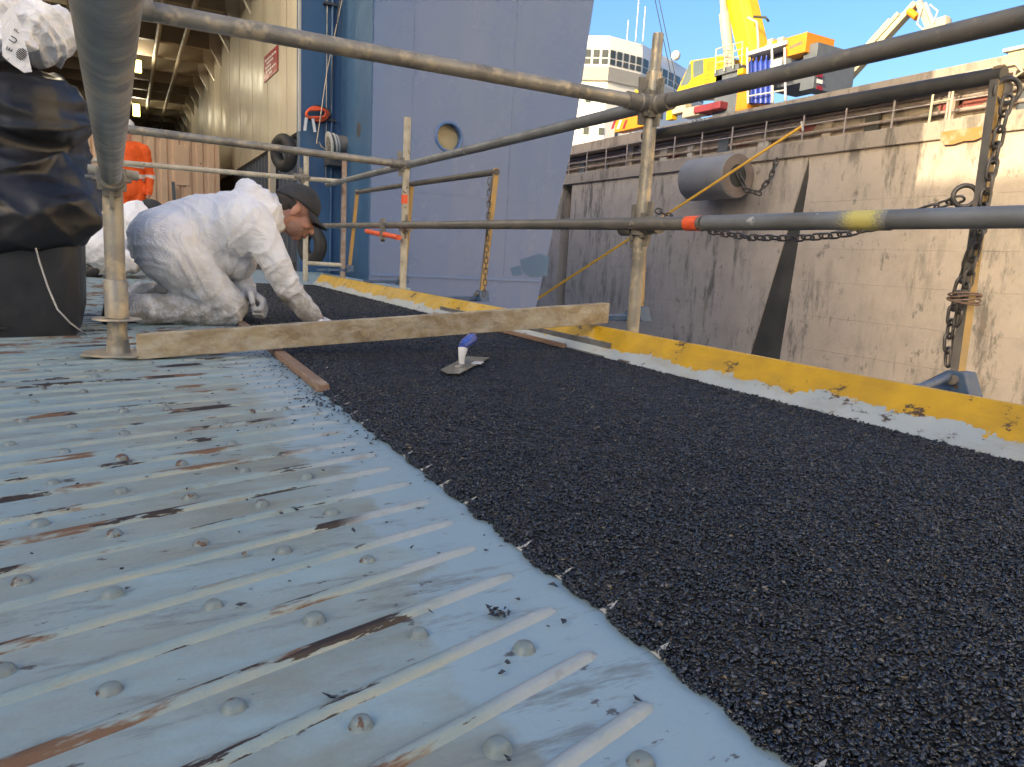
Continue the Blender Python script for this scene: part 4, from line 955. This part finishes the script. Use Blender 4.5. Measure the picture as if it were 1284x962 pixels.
# second yellow machine behind: loader cab far left
ym = thing('yellow_machine_part', 'small yellow machine hood showing beside the spigot post', 'machine', PX(800, 118, 24))
MB().prism([PX(*p, 24) for p in ((795, 121), (796, 112), (803, 116), (810, 110), (810, 122))], (.8, 0, 0)).build('hood', 'yellow', ym, bevel=.03)
# quayside worker seen small beside it
# ------------------------------------------------------------------ access platform boom at the right
lf = thing('boom_lift', 'cream telescopic boom lift raised above the quay', 'boom lift', (24.5, 18.5, 5.5))
LXP = 24.5
a_, b_ = PX(1040, 125, LXP), PX(1150, 4, LXP)
dl = (b_-a_).normalized(); nl = dl.cross(Vector((1, 0, 0))).normalized()
MB().bar(a_-dl*3, b_, .30, .20, nl).build('boom_section', 'cream', lf, bevel=.02)
MB().bar(a_-dl*3-nl*(-.24), a_.lerp(b_, .86)-nl*(-.24), .26, .16, nl).build('boom_section', 'cream', lf, bevel=.02)
MB().bar(a_-dl*3+nl*.40, a_.lerp(b_, .78)+nl*.40, .16, .10, nl).build('boom_section', 'tan', lf, bevel=.02)
MB().tube([PX(1150, 22, LXP-.1), PX(1140, 14, LXP-.1)], .12, 10).build('pivot', 'orange', lf, smooth=50)
MB().bar(PX(1152, 2, LXP), PX(1166, 36, LXP), .2, .16, (1, 0, 0)).build('jib_arm', 'tan', lf, bevel=.02)
MB().bar(PX(1160, 4, LXP), PX(1172, 32, LXP), .10, .10, (1, 0, 0)).build('jib_link', 'lightgrey', lf, bevel=.02)
MB().bar(PX(1162, 38, LXP), PX(1190, 27, LXP), .35, .22, nl).build('basket_mount', 'tan', lf, bevel=.03)
MB().bar(PX(1176, 30, LXP-.1), PX(1189, 26, LXP-.1), .3, .3, nl).build('rotator', 'cream', lf, bevel=.04)
for q in (((1156, 8), (1150, 30), (1160, 40)), ((1166, 6), (1176, 14), (1170, 30))):
    MB().tube([PX(*p, LXP-.2) for p in q], .03, 6).build('hose', 'lightgrey', lf, smooth=60)
bgp = PX(1275, 68, 21)
ks = thing('quay_kiosk', 'pale cabin corner rising above the dock coping', 'cabin', (21, 9, 5.5))
a_ = PX(1262, 80, 21); MB().box((21, -4, 5.5), (24, a_.y, PX(1262, 66, 21).z)).build('wall', 'cream', ks)
MB().box((20.9, -4.1, PX(1262, 66, 21).z), (24.1, a_.y+.1, PX(1262, 62, 21).z)).build('roof', 'lightgrey', ks)
p = PX(1280, 76, 21); MB().box((20.97, p.y-.5, p.z-.25), (20.995, p.y+.2, p.z+.1)).build('window', 'glass', ks)

# ================================================================== FAR SHIP
fs = thing('far_ship', 'white ship bridge with wraparound windows beyond the dock wall', 'ship', (45, 60, 0))
ZR = 22.3
roof = [G(*p, ZR) for p in ((690, 43), (766, 44), (807, 55), (847, 77), (885, 100))]
back = [roof[-1]+Vector((12, 14, 0)), roof[0]+Vector((0, 30, 0))]
def level(pts, z, k=1.0):
    c = sum((Vector(p) for p in roof), Vector())/len(roof)+Vector((6, 14, 0))
    return [Vector((c.x+(p.x-c.x)*k, c.y+(p.y-c.y)*k, z)) for p in pts]
def band(pts0, pts1, name, mat, par):
    n = len(pts0); vs_ = list(pts0)+list(pts1)
    return MB().add(vs_, [(i, (i+1) % n, n+(i+1) % n, n+i) for i in range(n)]+[tuple(range(n))[::-1], tuple(range(n, 2*n))]).build(name, mat, par)
full = roof+back
band(level(full, 21.1, 1.0), level(full, 22.3, .985), 'bridge_roof', 'shipwhite', fs)
bb = band(level(full, 19.4, 1.0), level(full, 21.1, 1.0), 'bridge_front', 'shipwhite', fs)
band(level(full, 18.4, .95), level(full, 19.4, 1.0), 'bridge_flare', 'shipwhite', fs)
low = level(full, 0, .93); band(low, level(full, 18.4, .93), 'superstructure', 'shipwhite', fs)
def pane(A, B, u0, u1, z0, z1, name, par, off=.06):
    A, B = Vector(A), Vector(B); d = (B-A); n_ = Vector((d.y, -d.x, 0)).normalized()
    if n_.dot(Vector((A.x, A.y, 0))) > 0: n_ = -n_
    p, q = A+d*u0+n_*off, A+d*u1+n_*off
    return MB().prism([(p.x, p.y, z0), (q.x, q.y, z0), (q.x, q.y, z1), (p.x, p.y, z1)], -n_*.05).build(name, 'shipglass', par)
rp_ = level(roof, 0, 1.0)
for s_, cnt in ((0, 7), (1, 5), (2, 5), (3, 5)):
    for i in range(cnt):
        u0, u1 = (i+.14)/cnt, (i+.86)/cnt
        w = pane(rp_[s_], rp_[s_+1], u0, u1, 20.25, 20.95, 'window', bb); pane(rp_[s_], rp_[s_+1], u0, u1, 19.62, 20.12, 'window', bb)
sp_ = level(roof, 0, .93)
for s_, us in ((0, (.35, .62, .9)), (1, (.35, .85)), (2, (.4, .8))):
    for u in us:
        pane(sp_[s_], sp_[s_+1], u, u+.10, 16.3, 17.0, 'window', fs); pane(sp_[s_], sp_[s_+1], u, u+.10, 13.2, 13.9, 'window', fs)
mast = [G(737, y_, 0) for y_ in ()]
m0 = roof[0].lerp(roof[1], .6)+Vector((2, 6, 0))
for dx in (-.7, .7):
    MB().tube([m0+Vector((dx, 0, 0)), m0+Vector((dx*.25, 0, 9))], .12, 6).build('mast_leg', 'shipwhite', fs)
for i in range(7): MB().tube([m0+Vector((-.7*(1-.1*i), 0, 1.1*i+.4)), m0+Vector((.7*(1-.1*i), 0, 1.1*i+1.3))], .07, 5).build('mast_brace', 'shipwhite', fs)
for (px, h_) in ((786, 2.0), (797, 5.5), (806, 3.2)):
    b_ = G(px, 52, ZR); MB().tube([b_, b_+Vector((0, 0, h_))], .06, 5).build('aerial', 'lightgrey', fs)
b_ = G(847, 76, ZR); MB().ell(b_+Vector((0, 0, .5)), (.5, .5, .5)).build('radome', 'shipwhite', fs, smooth=60)

# ================================================================== big unseen shed on the other quay (there to cast the shade over the dock)
sd = thing('unseen_shed', 'long unseen grey shed on the opposite quay, shading the dock', 'shed', (-18, -10, 5))
MB().box((-56, -12, 5.0), (-30.0, 30, 16.2)).build('wall', 'shed', sd)
MB().prism([(-56, -12, 16.2), (-30.0, -12, 16.2), (-43, -12, 18.5)], (0, 42, 0)).build('roof', 'shed', sd)

hl = thing('unseen_bounce_hall', 'long unseen pale hall added on the quay to bounce warm sunlight', 'hall', (30, -30, 5))
MB().box((25, -75, 5.0), (45, -1, 32)).build('wall', 'bounceclad', hl)  # unseen hall added so its sunlit side throws warm fill on the deck
MB().prism([(25, -75, 32), (45, -75, 32), (35, -75, 36)], (0, 74, 0)).build('roof', 'shed', hl)
for i in range(9): MB().box((24.97, -72+i*8, 5), (24.99, -67+i*8, 12)).build('bounce_hall_door', 'shed', hl)

# ================================================================== BIN, BAGS
bn = thing('black_bin', 'black plastic bin standing on the ribbed plate beside the post', 'bin', (-.38, 2.85, 0))
def rrect(cx, cy, hx, hy, r, z, n=5):
    out = []
    for sx, sy, a0 in ((1, 1, 0), (-1, 1, 90), (-1, -1, 180), (1, -1, 270)):
        for i in range(n): a_ = R(a0+90*i/(n-1)); out.append((cx+sx*(hx-r)+r*math.cos(a_), cy+sy*(hy-r)+r*math.sin(a_), z))
    return out
def loft(rings, capb=True, capt=True):
    n = len(rings[0]); vs_ = [p for r_ in rings for p in r_]
    fs_ = [(i*n+j_, i*n+(j_+1) % n, (i+1)*n+(j_+1) % n, (i+1)*n+j_) for i in range(len(rings)-1) for j_ in range(n)]
    if capb: fs_.append(tuple(range(n))[::-1])
    if capt: fs_.append(tuple(range((len(rings)-1)*n, len(rings)*n)))
    return MB().add(vs_, fs_)
bc = (-.445, 2.80)
loft([rrect(*bc, .290, .22, .04, 0), rrect(*bc, .302, .23, .04, .06), rrect(*bc, .306, .235, .04, .075), rrect(*bc, .312, .24, .045, .30), rrect(*bc, .328, .255, .05, .305), rrect(*bc, .330, .257, .05, .345), rrect(*bc, .30, .23, .04, .347)]).build('body', 'blackplastic', bn, smooth=35)
for dx in (-.12, .06): MB().box((bc[0]+dx, bc[1]-.247, .07), (bc[0]+dx+.018, bc[1]-.232, .29)).build('rib', 'blackplastic', bn, bevel=.003)
MB().box((bc[0]-.10, bc[1]-.243, .028), (bc[0]+.12, bc[1]-.228, .034)).build('foot_moulding', 'blackplastic', bn, bevel=.001)
st_ = thing('white_cord', 'thin white cord trailing down the black bin to the deck', 'cord', G(105, 418))
pts = [PY(*p, 2.54) for p in ((44, 308), (50, 330), (60, 360), (72, 388), (88, 405))]+[G(105, 418, .004), G(112, 422, .004)]
MB().tube(pts, .0028, 6).build('cord', 'lightgrey', st_, smooth=60)
def crump(a1, f1, a2, f2, seed):
    def w(co, no):
        p = co*f1+Vector((seed, 0, 0))
        q = Vector((p.x+noise.noise(p*.7)*1.2, p.y, p.z*.55+noise.noise(p*.6+Vector((5, 5, 5)))*1.2))
        v = (1-abs(noise.noise(q))*2.2)*a1
        q2 = co*f2+Vector((seed*2, 3, 1)); v += (1-abs(noise.noise(Vector((q2.x, q2.y, q2.z*.5))))*2.2)*a2
        return v-a1*.4
    return w
def wrinkle(amp, seed=0.0, k=1.0):
    def rid(q): return (1-min(1, abs(noise.noise(q))*1.9))**2.2
    def w(co, no):
        p = (co+Vector((seed, 0, 0)))*k
        wx = noise.noise(p*3.1)*.16; wz = noise.noise(p*3.1+Vector((7, 3, 1)))*.16
        x, z = p.x+wx, p.z+wz
        a_ = rid(Vector(((x+z)*3.0, p.y*6, (z-x)*13)))      # folds along the rising diagonal
        b_ = rid(Vector(((x-z)*4.0, p.y*6, (z+x)*15+5)))    # folds along the falling diagonal
        g = .5+.5*noise.noise(p*2.3+Vector((1, 9, 4)))
        c_ = noise.noise(p*5)
        return amp*(1.5*(a_*g+b_*(1-g))-.75+.8*c_)
    return w
bg_ = thing('rubbish_bag', 'shiny black rubbish bag slumped over the black bin', 'bag', (-.42, 2.75, .3))
mb = MB().ell((-.42, 2.80, .60), (.34, .26, .24)).ell((-.36, 2.78, .46), (.28, .25, .20)).ell((-.28, 2.74, .66), (.20, .20, .16)).ell((-.20, 2.78, .46), (.135, .16, .16)).ell((-.47, 2.60, .40), (.24, .08, .13)).ell((-.30, 2.575, .375), (.24, .075, .115)).ell((-.17, 2.68, .42), (.10, .12, .15))
skinobj('film', fuse(mb, .008, 5, wrinkle(.019, 3.3, .55)), 'bag', bg_)
ws = thing('discarded_coverall', 'crumpled white coverall with printed letters lying on the black bag', 'coverall', (-.4, 2.72, .78))
mb = MB().ell((-.34, 2.72, .92), (.20, .17, .10)).ell((-.22, 2.70, .91), (.12, .13, .10)).ell((-.36, 2.60, .86), (.085, .07, .10)).ell((-.28, 2.56, .84), (.07, .04, .05)).ell((-.45, 2.72, .97), (.2, .2, .10))
skinobj('cloth', fuse(mb, .006, 3, wrinkle(.024, 9.1, .8)), 'suit', ws)
# printed badge: striped disc and letters on the hanging flap
fy = 2.475
fl_ = [PY(*p, fy) for p in ((2, 22), (16, 5), (27, 40), (34, 62), (40, 90), (30, 91), (14, 80), (3, 70))]
MB().prism(fl_, (0, .006, 0)).build('flap', 'suit', ws)
for i in range(7):
    u = -1+2*(i+.5)/7; w_ = math.sqrt(1-u*u)
    c0 = (27+u*-6.5*.62+0, 68+u*8.0*.75); ax_ = (7.0*.80*w_, 7.0*.62*w_)
    a_, b_ = PY(c0[0]-ax_[0], c0[1]-ax_[1], fy-.003), PY(c0[0]+ax_[0], c0[1]+ax_[1], fy-.003)
    MB().bar(a_, b_, .0026, .001, (0, 1, 0)).build('badge_stripe', 'ink', ws)
for ch, px, py, sz in (('F', 21.5, 39, .018), ('U', 17, 50, .024), ('E', 12, 62, .020), ('.', 8, 72, .018)):
    p = PY(px, py, fy-.003); lettering(ch, sz, p, (R(90), R(-62), 0), 'ink', ws, ext=.0004)

# ================================================================== PEOPLE
W1 = thing('person', 'kneeling worker in white coverall and charcoal cap reaching over the black strip', 'person', (.2, 3.05, 0))
def P(px, py, Y=3.05): return PY(px, py, Y)
def body_shapes(mb, k=1.0, d=0.0):
    """torso, limbs of the kneeling worker; d shrinks the radii (body inside the clothes)"""
    c = lambda a_, ra_, b_, rb_: mb.cap(a_, max(.02, ra_-d), b_, max(.02, rb_-d))
    c(P(209, 304), .138, P(255, 290), .138); c(P(255, 290), .138, P(304, 283), .140); c(P(300, 283, 3.0), .135, P(300, 283, 3.13), .135)
    c(P(209, 306, 2.98), .125, P(209, 306, 3.16), .125); c(P(304, 280), .12, P(338, 268), .085); c(P(300, 280, 2.98), .115, P(322, 290, 2.93), .078)
    c(P(270, 315), .10, P(296, 325), .085)
    # right arm reaching forward, left arm tucked
    c(P(316, 275, 2.94), .080, P(346, 330, 2.90), .062); c(P(346, 330, 2.90), .062, P(362, 362, 2.90), .055); c(P(362, 362, 2.90), .058, P(391, 396, 2.93), .042)
    c(P(318, 290, 3.18), .080, P(296, 338, 3.22), .060); c(P(296, 338, 3.22), .056, P(309, 364, 3.11), .042)
    # thighs and shins
    c(P(212, 318, 2.97), .120, P(286, 384, 2.96), .076); c(P(214, 318, 3.18), .120, P(292, 384, 3.2), .072)
    c(P(286, 390, 2.96), .066, P(235, 388, 2.96), .060); c(P(235, 388, 2.96), .062, P(172, 388, 2.97), .056)
    c(P(290, 389, 3.2), .064, P(178, 372, 3.2), .062)
    return mb
mb = body_shapes(MB())
mb.ell(P(322, 247, 3.04), (.098, .092, .050), Matrix.Rotation(R(28), 3, 'Y')).ell(P(318, 238, 3.04), (.070, .082, .034), Matrix.Rotation(R(30), 3, 'Y')).cap(P(339, 262, 2.97), .032, P(349, 283, 3.0), .028).cap(P(310, 238, 2.98), .028, P(344, 262, 2.97), .026)
skinobj('coverall', fuse(mb, .0068, 11, wrinkle(.0075)), 'suit', W1)
def frame(fwd, up):
    f_ = Vector(fwd).normalized(); l_ = Vector(up).cross(f_).normalized(); u_ = f_.cross(l_)
    return Matrix((f_, l_, u_)).transposed()
HM = frame((.80, -.10, -.60), (.55, .0, .83)); HC = P(371, 264.5, 3.03); HS = .88
def hd(x, y_, z): return HC+HM @ (Vector((x, y_, z))*HS)
def hr(*r): return tuple(v*HS for v in r)
def head_shapes(mb, T, MM, s=1.0):
    e = lambda c, r: mb.ell(T(*c), tuple(v*s for v in r), MM, 20, 14)
    e((-.012, 0, .028), (.098, .076, .092)); e((.030, 0, -.045), (.062, .060, .066)); e((.066, 0, -.092), (.026, .028, .022)); e((.050, 0, -.02), (.052, .060, .06))
    mb.cap(T(.092, 0, .004), .0095*s, T(.112, 0, -.036), .0125*s); e((.100, .010, -.040), (.011, .008, .008)); e((.100, -.010, -.040), (.011, .008, .008))
    e((.078, .030, .022), (.022, .026, .012)); e((.078, -.030, .022), (.022, .026, .012))
    e((.060, .042, -.030), (.03, .02, .022)); e((.060, -.042, -.030), (.03, .02, .022)); e((.086, 0, -.066), (.018, .026, .016))
    e((-.006, .082, -.012), (.018, .010, .030)); e((-.006, -.082, -.012), (.018, .010, .030))
mb = MB(); head_shapes(mb, hd, HM, HS)
mb.cap(hd(-.02, 0, -.04), .058, P(330, 280), .062)
body_shapes(mb, d=.028)
hw = P(398, 402, 2.94)
mb.cap(P(391, 396, 2.93), .026, hw, .03)
def hand(mb, wrist, dirv, palm_n, curl, s=1.0):
    """palm with four fingers of unequal length and a thumb leaving its side"""
    d_ = Vector(dirv).normalized(); n_ = Vector(palm_n).normalized(); l_ = d_.cross(n_).normalized()
    for i, (off, ln) in enumerate(((-.028, .066), (-.009, .076), (.010, .072), (.028, .056))):
        mb.cap(wrist+l_*off*.6*s, .014*s, wrist+d_*.075*s+l_*off*s, .0125*s)
        p0 = wrist+d_*.078*s+l_*off*s; ang_ = 0; p = p0
        for k_, f_ in enumerate((.42, .33, .25)):
            ang_ += curl; q = p+(d_*math.cos(ang_)+n_*math.sin(ang_))*ln*f_*s
            mb.cap(p, (.0098-.001*k_)*s, q, (.0092-.001*k_)*s); p = q
    t0 = wrist+d_*.02*s-l_*.026*s; t1 = t0+(d_*.5-l_*.6+n_*.35).normalized()*.036*s; t2 = t1+(d_*.7+n_*.7).normalized()*.030*s
    mb.cap(t0, .013*s, t1, .0105*s); mb.cap(t1, .0105*s, t2, .009*s)
skinobj('body', fuse(mb, .0042, 3), 'skin', W1)
mb = MB(); hand(mb, P(394, 398, 2.93), (.75, .1, -.35), (0, .3, -1), .35, 1.05); skinobj('glove', fuse(mb, .004, 2), 'white', W1)
mb = MB(); hand(mb, P(309, 365, 3.02), (.62, -.55, -.55), (-.55, -.35, -.75), 1.25, 1.22); mb.cap(P(303, 357, 3.06), .040, P(310, 367, 3.02), .037)
skinobj('glove', fuse(mb, .0036, 2), 'glove', W1)
# cap
cv = []; cf = []; nu, nv = 32, 12
for i in range(nv+1):
    t = (math.pi/2)*i/nv
    for j_ in range(nu):
        u = 2*math.pi*j_/nu
        z = .030+.099*math.cos(t)*(1 if math.cos(u) > -.2 else .98); r_ = math.sin(t)
        x = -.012+(.107)*r_*math.cos(u); y_ = .085*r_*math.sin(u)
        z -= .018*max(0, -math.cos(u))*r_
        cv.append(hd(x, y_, z))
for i in range(nv):
    for j_ in range(nu): cf.append((i*nu+j_, (i+1)*nu+j_, (i+1)*nu+(j_+1) % nu, i*nu+(j_+1) % nu))
cp = MB().add(cv, cf).build('cap', 'cap', W1, smooth=60)
cp.modifiers.new('s', 'SOLIDIFY').thickness = .003
vv = []; vf = []; nr, na = 7, 17
for i in range(nr):
    for j_ in range(na):
        a_ = R(-62+124*j_/(na-1)); ex = i/(nr-1)
        x = -.012+.105*math.cos(a_)+ex*.068*math.cos(a_*.85)*(1-.15*abs(math.sin(a_))); y_ = .082*math.sin(a_)*(1-.06*ex)
        z = .031-.014*ex-.030*(y_/.087)**2*(.25+.75*ex)
        vv.append(hd(x, y_, z))
for i in range(nr-1):
    for j_ in range(na-1): vf.append((i*na+j_, i*na+j_+1, (i+1)*na+j_+1, (i+1)*na+j_))
vz = MB().add(vv, vf).build('visor', 'cap', cp, smooth=60); vz.modifiers.new('s', 'SOLIDIFY').thickness = .0045
MB().ell(hd(-.012, 0, .130), hr(.006, .006, .004), HM).build('button', 'cap', cp, smooth=60)
mb = MB().ell(hd(-.022, 0, .010), hr(.090, .0775, .055), HM).ell(hd(-.050, 0, -.028), hr(.058, .066, .045), HM)
skinobj('hair', fuse(mb, .004, 2), 'hair', W1)
mb = MB().ell(hd(.034, 0, -.056), hr(.0645, .0612, .056), HM).ell(hd(.066, 0, -.090), hr(.0268, .0288, .0228), HM); skinobj('stubble', fuse(mb, .004, 2), 'stubble', W1)
for s_ in (-1, 1):
    MB().cap(hd(.099, s_*.020, .012), .0036, hd(.082, s_*.056, .010), .0030).build('eyebrow', 'hair', W1, smooth=60)
    MB().ell(hd(.093, s_*.036, -.004), hr(.007, .012, .0045), HM).build('eye', 'hair', W1, smooth=60)
MB().cap(hd(.104, -.018, -.064), .0042, hd(.104, .018, -.064), .0042).cap(hd(.102, -.014, -.072), .0048, hd(.102, .014, -.072), .0048).build('lips', 'lip', W1, smooth=60)
MB().cap(hd(.103, -.022, -.056), .0028, hd(.103, .022, -.056), .0028).build('moustache', 'hair', W1, smooth=60)
for Y_, px in ((2.97, 140), (3.2, 148)):
    mb = MB().cap(P(px+28, 390, Y_), .045, P(px+5, 392, Y_), .042).cap(P(px+5, 384, Y_), .04, P(px-2, 400, Y_), .03)
    skinobj('boot', fuse(mb, .006, 3), 'shoe', W1)

# second worker, crouching further along the strip
W2 = thing('person', 'crouching worker in white coverall and black beanie behind the kneeling one', 'person', (-.05, 6.5, 0))
Q = lambda px, py, Y=6.5: PY(px, py, Y)
def b2(mb, d=0):
    c = lambda a_, ra_, b_, rb_: mb.cap(a_, ra_-d, b_, rb_-d)
    c(Q(128, 306), .20, Q(160, 285), .18); c(Q(160, 285), .18, Q(172, 272), .13); c(Q(124, 310, 6.4), .17, Q(122, 310, 6.65), .17)
    c(Q(124, 318, 6.35), .12, Q(160, 328, 6.3), .09); c(Q(160, 330, 6.3), .085, Q(128, 336, 6.35), .07)
    c(Q(126, 318, 6.7), .12, Q(165, 328, 6.75), .09); c(Q(165, 330, 6.75), .085, Q(132, 336, 6.7), .07)
    c(Q(168, 278, 6.3), .085, Q(178, 312, 6.28), .065); c(Q(178, 312, 6.28), .062, Q(196, 332, 6.35), .045)
    c(Q(170, 278, 6.7), .085, Q(182, 312, 6.72), .065); c(Q(182, 312, 6.72), .062, Q(200, 330, 6.65), .045)
    return mb
skinobj('coverall', fuse(b2(MB()), .014, 5, wrinkle(.014, 4)), 'suit', W2)
HM2 = frame((.75, -.15, -.62), (.6, 0, .78)); HC2 = Q(189, 273)
hd2 = lambda x, y_, z: HC2+HM2 @ Vector((x, y_, z))
mb = MB(); head_shapes(mb, hd2, HM2); b2(mb, .03); mb.cap(hd2(-.03, 0, -.05), .06, Q(172, 275), .07); mb.cap(Q(196, 332, 6.35), .03, Q(204, 337, 6.35), .03); mb.cap(Q(200, 330, 6.65), .03, Q(208, 336, 6.65), .03)
skinobj('body', fuse(mb, .008, 2), 'skin', W2)
mb = MB().ell(hd2(-.016, 0, .05), (.112, .092, .09), HM2); skinobj('beanie', fuse(mb, .008, 2), 'cap', W2)
mb = MB().ell(hd2(-.05, 0, -.012), (.066, .072, .06), HM2); skinobj('hair', fuse(mb, .008, 2), 'hair', W2)
mb = MB().cap(Q(122, 338, 6.35), .06, Q(112, 342, 6.35), .045).cap(Q(128, 338, 6.7), .06, Q(118, 342, 6.7), .045); skinobj('boots', fuse(mb, .01, 2), 'shoe', W2)

# third worker standing in orange
W3 = thing('person', 'standing worker in orange high-visibility clothes and white helmet near the container', 'person', (.05, 10, 0))
x0 = PY(160, 210, 10).x; y0 = 10.0
def b3(mb, d=0):
    c = lambda a_, ra_, b_, rb_: mb.cap(Vector(a_), ra_-d, Vector(b_), rb_-d)
    c((x0, y0, 1.02), .155, (x0+.01, y0, 1.30), .165); c((x0-.10, y0, 1.37), .085, (x0+.11, y0, 1.37), .085); c((x0, y0, 1.02), .15, (x0, y0, .90), .16)
    for s_ in (-1, 1):
        c((x0+s_*.09, y0, .9), .115, (x0+s_*.10, y0, .50), .085); c((x0+s_*.10, y0, .50), .085, (x0+s_*.10, y0+.02, .12), .065)
        c((x0+s_*.18, y0, 1.36), .075, (x0+s_*.235, y0+.02, 1.08), .058); c((x0+s_*.235, y0+.02, 1.08), .058, (x0+s_*.215, y0-.10, .86), .042)
    return mb
skinobj('workwear', fuse(b3(MB()), .013, 3, wrinkle(.008, 9)), 'hivis', W3)
for z, rx in ((1.02, .176), (1.14, .180)):
    MB().lathe([(rx, 0), (rx+.004, .004), (rx+.004, .046), (rx, .05)], (x0, y0, z), 28).build('reflective_band', 'reflect', W3, smooth=40)
for s_ in (-1, 1):
    MB().lathe([(.066, 0), (.070, .004), (.070, .046), (.066, .05)], (x0+s_*.231, y0+.01, 1.03), 18).build('sleeve_band', 'reflect', W3, smooth=40)
    MB().lathe([(.086, 0), (.091, .004), (.091, .056), (.086, .06)], (x0+s_*.10, y0+.01, .36), 18).build('leg_band', 'reflect', W3, smooth=40)
HM3 = frame((-.2, .97, -.1), (0, 0, 1)); HC3 = Vector((x0-.01, y0, 1.56)); hd3 = lambda x, y_, z: HC3+HM3 @ Vector((x, y_, z))
mb = MB(); head_shapes(mb, hd3, HM3); b3(mb, .03); mb.cap(hd3(-.02, 0, -.05), .055, (x0, y0, 1.38), .06)
for s_ in (-1, 1): hand(mb, Vector((x0+s_*.215, y0-.10, .86)), (0, -.1, -1), (-s_, 0, 0), .3)
skinobj('body', fuse(mb, .008, 2), 'skin', W3)
MB().ell(hd3(-.008, 0, .055), (.125, .105, .098), HM3).build('helmet', 'white', W3, smooth=60)
for s_ in (-1, 1):
    mb = MB().cap((x0+s_*.10, y0+.02, .06), .055, (x0+s_*.10, y0+.17, .045), .042); skinobj('boot', fuse(mb, .01, 2), 'shoe', W3)

# sets of alike things
for o in list(COL.objects):
    if o.parent: continue
    k = o.name.split('.')[0]
    g = {'scaffold_tube': 'scaffold tubes round the ramp', 'scaffold_standard': 'scaffold posts round the ramp', 'ramp_railing': 'hinged railings along the ramp edge',
         'chain': 'chains', 'deck_lamp': 'lamps under the garage ceiling', 'tyre_fender': 'tyres in the ship recess', 'timber_batten': 'battens along the black strip',
         'hanging_line': 'lines hanging in the ship recess', 'person': 'workers'}.get(k)
    if g: o['group'] = g
